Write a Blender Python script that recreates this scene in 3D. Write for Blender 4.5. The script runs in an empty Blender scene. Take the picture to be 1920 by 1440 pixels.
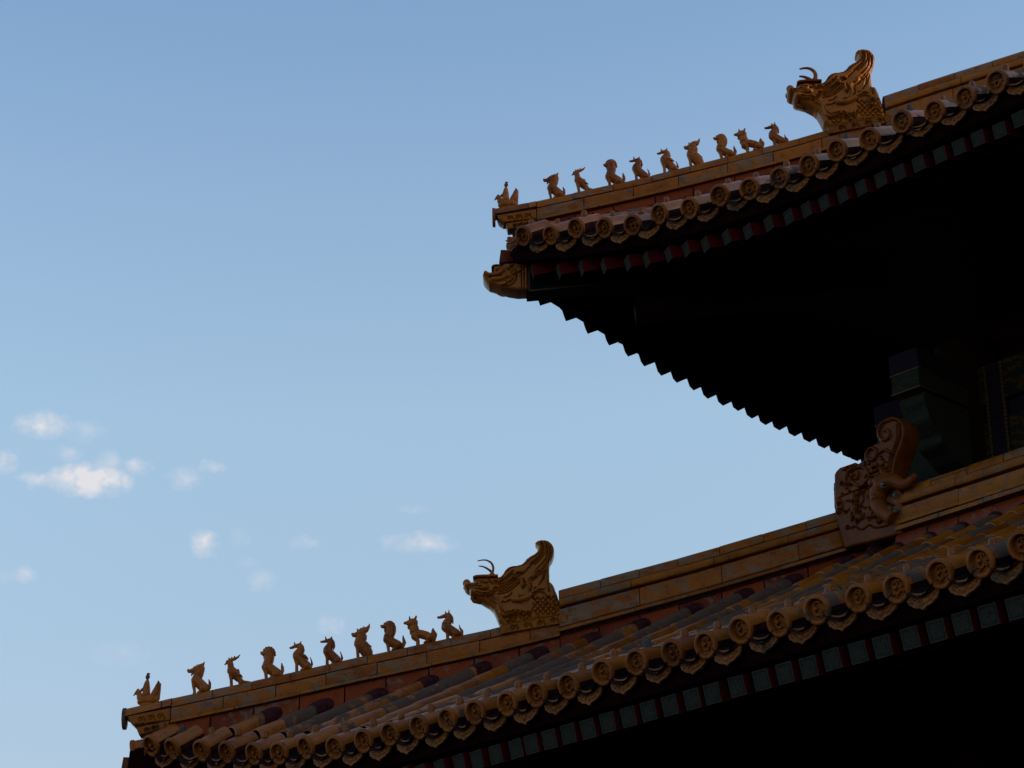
import bpy, bmesh, math, random
import numpy as np
from mathutils import Vector, Matrix
from mathutils.geometry import delaunay_2d_cdt

random.seed(7)
S = bpy.context.scene
COL = S.collection

# ------------------------------------------------------------------ camera
cam_data = bpy.data.cameras.new("camera")
cam = bpy.data.objects.new("camera", cam_data)
COL.objects.link(cam)
cam_data.sensor_width = 36.0
cam_data.lens = 84.8085
cam_data.clip_start = 0.1
cam_data.clip_end = 4000.0
CR = Vector((0.689643, 0.723988, -0.01528))
CU = Vector((0.293664, -0.260321, 0.91978))
CF = Vector((-0.661932, 0.638807, 0.392138))
m = Matrix((CR, CU, -CF)).transposed().to_4x4()
m.translation = Vector((21.13454, -14.58709, -5.87504))
cam.matrix_world = m
S.camera = cam
S.render.resolution_x, S.render.resolution_y = 1024, 768

# ------------------------------------------------------------------ light
SUN_EL, SUN_AZ = math.radians(11.0), math.radians(48.0)   # low sun behind the hall (azimuth from +Y towards +X)
S.view_settings.view_transform = 'Standard'
S.view_settings.look = 'None'
S.view_settings.exposure = 1.0
S.view_settings.gamma = 1.0
S.cycles.max_bounces = 6

world = bpy.data.worlds.new("World")
S.world = world
world.use_nodes = True
NT = world.node_tree
NT.nodes.clear()


def wn(kind, **kw):
    n = NT.nodes.new(kind)
    for k, v in kw.items():
        setattr(n, k, v)
    return n


def wmath(op, a, b=None, clamp=False):
    n = wn('ShaderNodeMath', operation=op, use_clamp=clamp)
    for i, v in enumerate((a, b)):
        if v is None:
            continue
        if isinstance(v, (int, float)):
            n.inputs[i].default_value = v
        else:
            NT.links.new(v, n.inputs[i])
    return n.outputs[0]


sky = wn('ShaderNodeTexSky', sky_type='NISHITA')
sky.sun_disc = False
sky.sun_elevation = SUN_EL
sky.sun_rotation = SUN_AZ
sky.altitude = 50.0
sky.air_density = 1.0
sky.dust_density = 1.6
sky.ozone_density = 1.4
tc = wn('ShaderNodeTexCoord')
# small evening clouds, low over the roofs: soft ellipses broken up by noise, laid out on the sky itself by azimuth and height
E0, E1 = (-0.80463, 0.59378, 0.0), (0.59378, 0.80463, 0.0)


def wdot(vec):
    n = wn('ShaderNodeVectorMath', operation='DOT_PRODUCT')
    NT.links.new(tc.outputs['Generated'], n.inputs[0])
    n.inputs[1].default_value = vec
    return n.outputs['Value']


depth = wdot(E0)
cu = wmath('DIVIDE', wdot(E1), depth)
cv = wmath('DIVIDE', wdot((0, 0, 1)), depth)
cmb = wn('ShaderNodeCombineXYZ')
NT.links.new(cu, cmb.inputs[0])
NT.links.new(cv, cmb.inputs[1])


def wnoise(scale, detail, rough, src):
    n = wn('ShaderNodeTexNoise')
    n.inputs['Scale'].default_value = scale
    n.inputs['Detail'].default_value = detail
    n.inputs['Roughness'].default_value = rough
    NT.links.new(src, n.inputs['Vector'])
    return n


warp = wnoise(170.0, 3.0, 0.55, cmb.outputs[0])
wsub = wn('ShaderNodeVectorMath', operation='SUBTRACT')
NT.links.new(warp.outputs['Color'], wsub.inputs[0])
wsub.inputs[1].default_value = (0.5, 0.5, 0.5)
wscl = wn('ShaderNodeVectorMath', operation='MULTIPLY')
NT.links.new(wsub.outputs[0], wscl.inputs[0])
wscl.inputs[1].default_value = (0.011, 0.007, 0.0)
wadd = wn('ShaderNodeVectorMath', operation='ADD')
NT.links.new(cmb.outputs[0], wadd.inputs[0])
NT.links.new(wscl.outputs[0], wadd.inputs[1])
P2 = wadd.outputs[0]
CLOUDS = [(-0.0753, 0.4024, 0.0104, 0.0056, 0.7), (-0.0572, 0.4003, 0.0081, 0.0046, 0.25), (-0.0912, 0.3841, 0.0046, 0.0055, 0.5), (-0.0754, 0.3766, 0.008, 0.0035, 0.55), (-0.0541, 0.3776, 0.0150, 0.0068, 1.35), (-0.0639, 0.3887, 0.0058, 0.0035, 0.3), (-0.046, 0.3856, 0.0058, 0.0045, 0.35), (-0.0339, 0.3845, 0.0051, 0.0033, 0.5), (-0.0133, 0.3799, 0.0065, 0.0045, 0.4), (-0.0012, 0.3851, 0.0056, 0.0023, 0.4), (-0.0037, 0.3495, 0.0051, 0.0054, 0.6), (0.0119, 0.3526, 0.0037, 0.0034, 0.2), (0.0398, 0.3517, 0.0058, 0.0025, 0.3), (0.0924, 0.3525, 0.0108, 0.0042, 0.65), (0.0783, 0.3521, 0.0059, 0.003, 0.25), (0.0877, 0.3685, 0.0059, 0.0018, 0.2), (0.0221, 0.3328, 0.0051, 0.0044, 0.3), (0.0515, 0.3138, 0.0051, 0.0034, 0.45), (-0.0795, 0.3335, 0.004, 0.0038, 0.35), (-0.0873, 0.3319, 0.0045, 0.0024, 0.25), (0.0157, 0.3412, 0.0041, 0.002, 0.12), (-0.0372, 0.2991, 0.0094, 0.0047, 0.12)]
dens = None
for (a, b, w, h, o) in CLOUDS:
    n1 = wn('ShaderNodeVectorMath', operation='SUBTRACT')
    NT.links.new(P2, n1.inputs[0])
    n1.inputs[1].default_value = (a, b, 0)
    n2 = wn('ShaderNodeVectorMath', operation='MULTIPLY')
    NT.links.new(n1.outputs[0], n2.inputs[0])
    n2.inputs[1].default_value = (0.72 / w, 0.72 / h, 0)
    n3 = wn('ShaderNodeVectorMath', operation='LENGTH')
    NT.links.new(n2.outputs[0], n3.inputs[0])
    v = wmath('MULTIPLY', wmath('SUBTRACT', 1.0, n3.outputs['Value'], True), o * 1.7)
    dens = v if dens is None else wmath('MAXIMUM', dens, v)
fine = wnoise(120.0, 7.0, 0.58, cmb.outputs[0])
brk = wmath('MULTIPLY', wmath('SUBTRACT', fine.outputs['Fac'], 0.24, True), 2.3)
dens = wmath('MULTIPLY', dens, brk)
dens = wmath('MULTIPLY', dens, wmath('GREATER_THAN', depth, 0.05))
dens = wmath('MULTIPLY', wmath('MINIMUM', dens, 1.0), 0.85)
hue = wn('ShaderNodeMix', data_type='RGBA', blend_type='MULTIPLY')
hue.inputs['Factor'].default_value = 1.0
gam = wn('ShaderNodeGamma')
gam.inputs['Gamma'].default_value = 0.95
NT.links.new(sky.outputs[0], gam.inputs['Color'])
NT.links.new(gam.outputs[0], hue.inputs['A'])
sepz = wn('ShaderNodeSeparateXYZ')
NT.links.new(tc.outputs['Generated'], sepz.inputs[0])
rmp = wn('ShaderNodeValToRGB')          # evening haze: paler low down, deeper blue higher up
el = rmp.color_ramp.elements
while len(el) < 4:
    el.new(0.5)
for e_, (p_, c_) in zip(el, ((0.25, (0.503, 0.446, 0.438)), (0.38, (0.582, 0.551, 0.522)), (0.46, (0.548, 0.533, 0.530)), (0.545, (0.450, 0.488, 0.527)))):
    e_.position = p_
    e_.color = (c_[0], c_[1], c_[2], 1.0)
NT.links.new(sepz.outputs[2], rmp.inputs[0])
dbl = wn('ShaderNodeVectorMath', operation='MULTIPLY')
NT.links.new(rmp.outputs[0], dbl.inputs[0])
dbl.inputs[1].default_value = (2.08, 2.12, 2.12)
NT.links.new(dbl.outputs[0], hue.inputs['B'])
mixc = wn('ShaderNodeMix', data_type='RGBA')
NT.links.new(dens, mixc.inputs['Factor'])
NT.links.new(hue.outputs['Result'], mixc.inputs['A'])
mixc.inputs['B'].default_value = (2.75, 2.62, 2.66, 1.0)      # CLOUDCOL
bg = wn('ShaderNodeBackground')
bg.inputs['Strength'].default_value = 0.15
NT.links.new(mixc.outputs['Result'], bg.inputs['Color'])
wo = wn('ShaderNodeOutputWorld')
NT.links.new(bg.outputs[0], wo.inputs[0])

sun_data = bpy.data.lights.new("sun", 'SUN')
sun_data.energy = 2.0
sun_data.angle = math.radians(0.5)
sun_data.color = (1.0, 0.86, 0.70)
sun = bpy.data.objects.new("sun", sun_data)
COL.objects.link(sun)
sd = Vector((math.sin(SUN_AZ) * math.cos(SUN_EL), math.cos(SUN_AZ) * math.cos(SUN_EL), math.sin(SUN_EL)))
sun.rotation_euler = sd.to_track_quat('Z', 'Y').to_euler()
sun.location = (30, 40, 40)

# ------------------------------------------------------------------ materials


class Mat:
    def __init__(self, name):
        self.m = bpy.data.materials.new(name)
        self.m.use_nodes = True
        self.t = self.m.node_tree
        self.b = self.t.nodes['Principled BSDF']

    def n(self, kind, **kw):
        x = self.t.nodes.new(kind)
        for k, v in kw.items():
            setattr(x, k, v)
        return x

    def l(self, a, b):
        self.t.links.new(a, b)

    def noise(self, scale, detail=5, rough=0.6, vec=None, stretch=None):
        x = self.n('ShaderNodeTexNoise')
        x.inputs['Scale'].default_value = scale
        x.inputs['Detail'].default_value = detail
        x.inputs['Roughness'].default_value = rough
        v = vec if vec is not None else self.coord()
        if stretch:
            mp = self.n('ShaderNodeMapping')
            mp.inputs['Scale'].default_value = stretch
            self.l(v, mp.inputs['Vector'])
            v = mp.outputs[0]
        self.l(v, x.inputs['Vector'])
        return x.outputs['Fac']

    def coord(self):
        # object space plus a per-object shift, so that copies do not repeat
        if not hasattr(self, '_c'):
            tcx = self.n('ShaderNodeTexCoord')
            oi = self.n('ShaderNodeObjectInfo')
            sc = self.n('ShaderNodeMath', operation='MULTIPLY')
            self.l(oi.outputs['Random'], sc.inputs[0])
            sc.inputs[1].default_value = 37.0
            ad = self.n('ShaderNodeVectorMath', operation='ADD')
            self.l(tcx.outputs['Object'], ad.inputs[0])
            self.l(sc.outputs[0], ad.inputs[1])
            self._c = ad.outputs[0]
            self._r = oi.outputs['Random']
        return self._c

    def rnd(self):
        self.coord()
        return self._r

    def math(self, op, a, b, clamp=False):
        x = self.n('ShaderNodeMath', operation=op, use_clamp=clamp)
        for i, v in enumerate((a, b)):
            if isinstance(v, (int, float)):
                x.inputs[i].default_value = v
            else:
                self.l(v, x.inputs[i])
        return x.outputs[0]

    def ramp(self, fac, stops):
        x = self.n('ShaderNodeValToRGB')
        e = x.color_ramp.elements
        while len(e) < len(stops):
            e.new(0.5)
        for el, (p, c) in zip(e, stops):
            el.position = p
            el.color = (*c, 1.0) if len(c) == 3 else c
        self.l(fac, x.inputs[0])
        return x.outputs[0]

    def mix(self, fac, a, b, blend='MIX'):
        x = self.n('ShaderNodeMix', data_type='RGBA', blend_type=blend)
        if isinstance(fac, (int, float)):
            x.inputs['Factor'].default_value = fac
        else:
            self.l(fac, x.inputs['Factor'])
        for s, v in (('A', a), ('B', b)):
            if isinstance(v, tuple):
                x.inputs[s].default_value = (*v, 1.0)
            else:
                self.l(v, x.inputs[s])
        return x.outputs['Result']

    def attr(self, name):
        x = self.n('ShaderNodeAttribute', attribute_name=name)
        return x.outputs['Fac']

    def bump(self, h, strength=0.3, dist=0.01):
        x = self.n('ShaderNodeBump')
        x.inputs['Strength'].default_value = strength
        x.inputs['Distance'].default_value = dist
        self.l(h, x.inputs['Height'])
        self.l(x.outputs[0], self.b.inputs['Normal'])

    def out(self, color, rough=0.6, spec=0.5, metal=0.0):
        if isinstance(color, tuple):
            self.b.inputs['Base Color'].default_value = (*color, 1.0)
        else:
            self.l(color, self.b.inputs['Base Color'])
        if isinstance(rough, (int, float)):
            self.b.inputs['Roughness'].default_value = rough
        else:
            self.l(rough, self.b.inputs['Roughness'])
        self.b.inputs['Specular IOR Level'].default_value = spec
        self.b.inputs['Metallic'].default_value = metal
        return self.m


def glaze(name, base, deep, wear_amt, rough=0.32, grey=(0.30, 0.245, 0.20), stretch=None, scalebump=None, spec=0.09, tk=0.5):
    """old yellow-glazed tile: amber glaze of uneven depth, flaking to grey-buff clay, with dark dirt"""
    M = Mat(name)
    tone = M.attr('tone')
    n1 = M.noise(5.0, 4, 0.55)
    n2 = M.noise(17.0, 7, 0.68, stretch=stretch)
    n3 = M.noise(60.0, 4, 0.6)
    rr = M.rnd()
    k = M.math('ADD', M.math('MULTIPLY', n1, 0.75), M.math('MULTIPLY', M.math('FRACT', M.math('ADD', M.math('MULTIPLY', tone, 7.31), rr), 0), 0.5))
    col = M.ramp(k, [(0.25, deep), (0.62, base), (0.95, tuple(min(1, c * 1.22) for c in base))])
    # flaked areas: more of them where the piece's own wear value is high
    wv = M.math('ADD', M.math('MULTIPLY', M.math('FRACT', M.math('ADD', tone, rr), 0), tk), wear_amt)
    n4 = M.noise(38.0, 8, 0.75, stretch=stretch)
    nb = M.noise(8.0, 3, 0.5, stretch=stretch)
    wf = M.math('ADD', M.math('ADD', M.math('MULTIPLY', nb, 0.42), M.math('MULTIPLY', n4, 0.16)), M.math('ADD', M.math('MULTIPLY', n2, 0.14), wv))
    mask = M.ramp(wf, [(0.685, (0, 0, 0)), (0.735, (1, 1, 1))])
    clay = M.mix(n3, tuple(c * 0.5 for c in grey), grey)
    col = M.mix(mask, col, clay)
    dirt = M.ramp(M.math('ADD', M.math('MULTIPLY', n3, 0.5), M.math('MULTIPLY', M.noise(9.0, 6, 0.7), 0.6)), [(0.56, (0, 0, 0)), (0.74, (1, 1, 1))])
    col = M.mix(M.math('MULTIPLY', dirt, 0.85), col, (0.014, 0.007, 0.006))
    rg = M.mix(mask, (rough, rough, rough), (0.9, 0.9, 0.9))
    if scalebump:
        vo = M.n('ShaderNodeTexVoronoi')
        vo.inputs['Scale'].default_value = scalebump
        M.l(M.coord(), vo.inputs['Vector'])
        hgt = M.math('ADD', M.math('MULTIPLY', vo.outputs['Distance'], 0.8), M.math('MULTIPLY', n3, 0.4))
        M.bump(hgt, 0.5, 0.008)
    else:
        M.bump(M.math('ADD', M.math('MULTIPLY', n3, 0.35), M.math('MULTIPLY', n2, 0.5)), 0.35, 0.006)
    return M.out(col, rg, spec)


AMBER, DEEP = (0.225, 0.064, 0.006), (0.120, 0.026, 0.003)
CLAY = (0.105, 0.060, 0.041)
M_TILE = glaze('amber_tile_glaze', AMBER, DEEP, 0.165, grey=(0.100, 0.057, 0.040), spec=0.15, rough=0.30, tk=0.36)
M_EAVE = glaze('amber_eave_tile_glaze', AMBER, DEEP, -0.10, grey=CLAY, spec=0.22, rough=0.28)
M_BAND = glaze('amber_ridge_glaze', AMBER, (0.16, 0.038, 0.004), 0.265, grey=(0.215, 0.122, 0.076), stretch=(0.7, 0.7, 1.6), tk=0.11)
M_RIDGE = glaze('amber_clean_glaze', (0.215, 0.066, 0.006), (0.125, 0.031, 0.003), 0.205, grey=(0.18, 0.112, 0.074), tk=0.14)
M_DANG = glaze('orange_tile_glaze', (0.155, 0.025, 0.002), (0.090, 0.011, 0.0015), 0.12, grey=(0.16, 0.105, 0.08), tk=0.22)
M_DISC = glaze('amber_relief_glaze', (0.195, 0.055, 0.008), (0.105, 0.023, 0.004), 0.10, rough=0.45, grey=CLAY, tk=0.24)
M_DRIP = glaze('ochre_relief_glaze', (0.195, 0.068, 0.016), (0.115, 0.034, 0.008), 0.12, rough=0.5, grey=CLAY, tk=0.24)
M_FIG = glaze('amber_figure_glaze', (0.255, 0.071, 0.009), (0.150, 0.033, 0.005), 0.0, rough=0.34, grey=CLAY, tk=0.28, spec=0.14)
M_SCALE = glaze('amber_scaly_glaze', (0.250, 0.072, 0.010), (0.150, 0.033, 0.006), 0.0, rough=0.36, scalebump=75.0, grey=CLAY, tk=0.28, spec=0.14)
M_BEAST = glaze('amber_beast_glaze', (0.240, 0.074, 0.009), (0.120, 0.028, 0.004), 0.26, rough=0.30, grey=(0.17, 0.115, 0.082), tk=0.0, spec=0.12)
M_WEN = glaze('shaded_block_glaze', (0.150, 0.042, 0.007), (0.080, 0.018, 0.004), 0.25, rough=0.36, grey=(0.10, 0.07, 0.055), tk=0.0)  # darker amber: the corner block's shade is put into its glaze


def simple(name, c1, c2, scale=8.0, rough=0.8, spec=0.3, bump=0.3, metal=0.0, lo=0.35, hi=0.7):
    M = Mat(name)
    n = M.noise(scale, 6, 0.65)
    col = M.ramp(n, [(lo, c1), (hi, c2)])
    if bump:
        M.bump(n, bump, 0.008)
    return M.out(col, rough, spec, metal)


M_MORTAR = simple('purple_lime_mortar', (0.014, 0.003, 0.004), (0.055, 0.012, 0.016), 14.0, 0.95, 0.1)
M_MORTAR2 = simple('dark_bedding_mortar', (0.006, 0.002, 0.003), (0.022, 0.008, 0.010), 9.0, 0.95, 0.1)
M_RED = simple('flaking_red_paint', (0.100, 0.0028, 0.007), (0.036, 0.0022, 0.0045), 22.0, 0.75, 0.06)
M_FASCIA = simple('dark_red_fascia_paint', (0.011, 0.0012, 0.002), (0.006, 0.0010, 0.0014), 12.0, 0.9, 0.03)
M_SOFFIT = simple('black_soffit_timber', (0.003, 0.0015, 0.0015), (0.002, 0.001, 0.001), 6.0, 0.95, 0.02)  # near-black; on rafter undersides it holds their shade as colour
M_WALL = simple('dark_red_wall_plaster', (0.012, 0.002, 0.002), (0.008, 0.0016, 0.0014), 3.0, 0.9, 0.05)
M_NAIL = simple('copper_nail_cap', (0.190, 0.060, 0.014), (0.10, 0.027, 0.007), 30.0, 0.42, 0.16, 0.15)
M_DARKNAIL = simple('blackened_nail_cap', (0.020, 0.022, 0.024), (0.05, 0.05, 0.05), 30.0, 0.7, 0.3)
M_GOLD = simple('old_gilding', (0.075, 0.040, 0.009), (0.035, 0.019, 0.005), 60.0, 0.6, 0.2, 0.1)
M_STONE = simple('courtyard_stone_paving', (0.035, 0.033, 0.031), (0.060, 0.057, 0.053), 1.2, 0.9, 0.2)
M_WHITE = simple('ivory_tooth_glaze', (0.075, 0.066, 0.052), (0.05, 0.044, 0.036), 40.0, 0.5, 0.2, 0.0)
M_EYEB = simple('black_eye_glaze', (0.012, 0.011, 0.010), (0.02, 0.018, 0.016), 40.0, 0.25, 0.5, 0.0)
M_HEAD = simple('dark_unglazed_clay', (0.045, 0.038, 0.035), (0.09, 0.08, 0.075), 40.0, 0.7, 0.3, 0.1)
M_GRASS = simple('dusty_grass_blade', (0.03, 0.055, 0.018), (0.05, 0.08, 0.03), 30.0, 0.7, 0.3, 0.0)
M_BEAMDARK = simple('black_blue_beam_paint', (0.003, 0.0035, 0.006), (0.006, 0.0065, 0.010), 15.0, 0.7, 0.05)
M_BLUEBAND = simple('faded_blue_paint', (0.012, 0.010, 0.020), (0.007, 0.006, 0.013), 20.0, 0.9, 0.06)
M_BROWN = simple('worn_brown_timber', (0.018, 0.006, 0.003), (0.010, 0.0035, 0.002), 14.0, 0.85, 0.05)


def painted(name, ground, ground2, gold, scale, thr):
    """painted timber: coloured ground with curling gold line-work, worn"""
    M = Mat(name)
    n = M.noise(12.0, 6, 0.7)
    col = M.ramp(n, [(0.3, ground), (0.75, ground2)])
    wv = M.n('ShaderNodeTexWave', wave_type='RINGS')
    wv.inputs['Scale'].default_value = scale
    wv.inputs['Distortion'].default_value = 9.0
    wv.inputs['Detail'].default_value = 1.5
    wv.inputs['Detail Scale'].default_value = 1.2
    M.l(M.coord(), wv.inputs['Vector'])
    line = M.ramp(wv.outputs['Fac'], [(thr, (0, 0, 0)), (thr + 0.08, (1, 1, 1))])
    line = M.math('MULTIPLY', line, M.ramp(M.noise(30.0, 3, 0.6), [(0.40, (0, 0, 0)), (0.6, (1, 1, 1))]))
    col = M.mix(line, col, gold)
    return M.out(col, 0.85, 0.08)


M_GREEN = painted('faded_green_paint', (0.014, 0.022, 0.019), (0.007, 0.011, 0.0095), (0.04, 0.024, 0.008), 9.0, 0.74)
M_PANEL = painted('green_gold_panel_paint', (0.008, 0.014, 0.0095), (0.005, 0.009, 0.0065), (0.055, 0.024, 0.004), 3.4, 0.55)


def rafter_end_mat():
    """teal rafter end with a thin gilt border and an angular fret, worn"""
    M = Mat('teal_fret_rafter_end')
    uv = M.n('ShaderNodeUVMap')
    sp = M.n('ShaderNodeSeparateXYZ')
    M.l(uv.outputs[0], sp.inputs[0])
    x, y = sp.outputs[0], sp.outputs[1]
    n = M.noise(28.0, 6, 0.7)
    col = M.ramp(n, [(0.3, (0.006, 0.0100, 0.0108)), (0.72, (0.021, 0.0255, 0.0260))])
    ax = M.math('ABSOLUTE', M.math('SUBTRACT', x, 0.5), 0)
    ay = M.math('ABSOLUTE', M.math('SUBTRACT', y, 0.5), 0)
    edge = M.math('GREATER_THAN', M.math('MAXIMUM', ax, ay), 0.44)
    # angular fret: nested half-turned squares
    br = M.n('ShaderNodeTexBrick')
    br.inputs['Scale'].default_value = 2.9
    br.inputs['Mortar Size'].default_value = 0.055
    br.inputs['Color1'].default_value = (0, 0, 0, 1)
    br.inputs['Color2'].default_value = (0, 0, 0, 1)
    br.inputs['Mortar'].default_value = (1, 1, 1, 1)
    M.l(uv.outputs[0], br.inputs['Vector'])
    inner = M.math('LESS_THAN', M.math('MAXIMUM', ax, ay), 0.33)
    fret = M.math('MULTIPLY', br.outputs['Color'], inner)
    ln = M.math('MAXIMUM', edge, fret)
    ln = M.math('MULTIPLY', ln, M.ramp(M.noise(34.0, 3, 0.6), [(0.36, (0, 0, 0)), (0.52, (1, 1, 1))]))
    col = M.mix(M.math('MULTIPLY', ln, 0.34), col, (0.085, 0.058, 0.024))
    return M.out(col, 0.8, 0.06)


M_REND = rafter_end_mat()

# ------------------------------------------------------------------ mesh helpers


class MB:
    def __init__(self):
        self.v, self.f, self.mi, self.tn, self.uv = [], [], [], [], {}

    def add(self, vs, fs, mat=0, tone=0.0):
        o = len(self.v)
        self.v += [tuple(p) for p in vs]
        for f in fs:
            self.f.append(tuple(i + o for i in f))
            self.mi.append(mat)
            self.tn.append(tone)

    def strip(self, rings, mat=0, tone=0.0, closed=True, caps=True):
        """skin consecutive rings of equal length"""
        n = len(rings[0])
        vs = [p for r in rings for p in r]
        fs = []
        for i in range(len(rings) - 1):
            for j in range(n if closed else n - 1):
                k = (j + 1) % n
                fs.append((i * n + j, i * n + k, (i + 1) * n + k, (i + 1) * n + j))
        if caps and closed:
            fs.append(tuple(range(n))[::-1])
            fs.append(tuple((len(rings) - 1) * n + j for j in range(n)))
        self.add(vs, fs, mat, tone)

    def tube(self, pts, rad, seg=10, mat=0, tone=0.0, sq=1.0):
        pts = [Vector(p) for p in pts]
        rings = []
        up = Vector((0.13, 0.21, 1)).normalized()
        for i, p in enumerate(pts):
            t = (pts[min(i + 1, len(pts) - 1)] - pts[max(i - 1, 0)])
            t = t.normalized() if t.length > 1e-9 else Vector((0, 0, 1))
            a = t.cross(up)
            if a.length < 0.05:
                a = t.cross(Vector((1, 0, 0)))
            a.normalize()
            b = a.cross(t)
            r = rad[i] if isinstance(rad, (list, tuple)) else rad
            rings.append([p + (a * math.cos(q) + b * math.sin(q)) * r for q in (2 * math.pi * k / seg for k in range(seg))])
        self.strip(rings, mat, tone)

    def ball(self, c, r, mat=0, tone=0.0, seg=12, sc=(1, 1, 1)):
        c = Vector(c)
        rings = []
        for i in range(1, seg // 2):
            th = math.pi * i / (seg // 2)
            rings.append([c + Vector((sc[0] * r * math.sin(th) * math.cos(2 * math.pi * k / seg), sc[1] * r * math.sin(th) * math.sin(2 * math.pi * k / seg), -sc[2] * r * math.cos(th))) for k in range(seg)])
        self.strip(rings, mat, tone)

    def box(self, o, ex, ey, ez, mat=0, tone=0.0, endmat=None):
        """box from corner o along three edge vectors; endmat = material of the face at the o side of ey"""
        o, ex, ey, ez = Vector(o), Vector(ex), Vector(ey), Vector(ez)
        vs = [o, o + ex, o + ex + ez, o + ez, o + ey, o + ex + ey, o + ex + ey + ez, o + ez + ey]
        self.add(vs, [(0, 1, 2, 3)], mat if endmat is None else endmat, tone)
        self.uv[len(self.f) - 1] = ((0, 0), (1, 0), (1, 1), (0, 1))
        self.add(vs, [(5, 4, 7, 6), (1, 5, 6, 2), (4, 0, 3, 7), (3, 2, 6, 7), (4, 5, 1, 0)], mat, tone)

    def build(self, name, mats, parent=None, smooth=True, origin=None, angle=40):
        me = bpy.data.meshes.new(name)
        me.from_pydata(self.v, [], self.f)
        for mt in mats:
            me.materials.append(mt)
        me.polygons.foreach_set('material_index', self.mi)
        at = me.attributes.new('tone', 'FLOAT', 'FACE')
        at.data.foreach_set('value', self.tn)
        if self.uv:
            ul = me.uv_layers.new(name='uv')
            for fi, cs in self.uv.items():
                for li, c in zip(me.polygons[fi].loop_indices, cs):
                    ul.data[li].uv = c
        bm = bmesh.new()
        bm.from_mesh(me)
        bmesh.ops.recalc_face_normals(bm, faces=bm.faces)
        bm.to_mesh(me)
        bm.free()
        if smooth:
            me.polygons.foreach_set('use_smooth', [True] * len(me.polygons))
            me.set_sharp_from_angle(angle=math.radians(angle))
        return link(name, me, parent)


def link(name, me, parent=None):
    o = bpy.data.objects.new(name, me)
    COL.objects.link(o)
    if parent is not None:
        o.parent = parent
    return o


def empty(name, loc, rz=0.0, scale=1.0):
    o = bpy.data.objects.new(name, None)
    COL.objects.link(o)
    o.location = loc
    o.rotation_euler = (0, 0, rz)
    o.scale = (scale, scale, scale)
    o.empty_display_size = 0.2
    return o


def tag(o, label=None, cat=None, group=None, kind=None):
    for k, v in (('label', label), ('category', cat), ('group', group), ('kind', kind)):
        if v:
            o[k] = v
    return o


def lerp_tab(tab, x):
    if x <= tab[0][0]:
        (a, b), (c, d) = tab[0], tab[1]
    elif x >= tab[-1][0]:
        (a, b), (c, d) = tab[-2], tab[-1]
    else:
        for (a, b), (c, d) in zip(tab, tab[1:]):
            if a <= x <= c:
                break
    return b + (d - b) * (x - a) / (c - a)


def dense(pts, step):
    """resample a polyline smoothly (Catmull-Rom)"""
    P = [np.array(p, float) for p in pts]
    P = [2 * P[0] - P[1]] + P + [2 * P[-1] - P[-2]]
    out = []
    for i in range(1, len(P) - 2):
        n = max(1, int(np.linalg.norm(P[i + 1] - P[i]) / step))
        for k in range(n):
            t = k / n
            a, b, c, d = P[i - 1], P[i], P[i + 1], P[i + 2]
            out.append(0.5 * (2 * b + (c - a) * t + (2 * a - 5 * b + 4 * c - d) * t * t + (3 * b - a - 3 * c + d) * t ** 3))
    out.append(P[-2])
    return np.array(out)


def spiral(c, r, turns=1.6, n=40):
    return [(c[0] + r * (1 - 0.85 * t) * math.cos(turns * 2 * math.pi * t), c[1] + r * (1 - 0.85 * t) * math.sin(turns * 2 * math.pi * t)) for t in (k / n for k in range(n + 1))]


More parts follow.
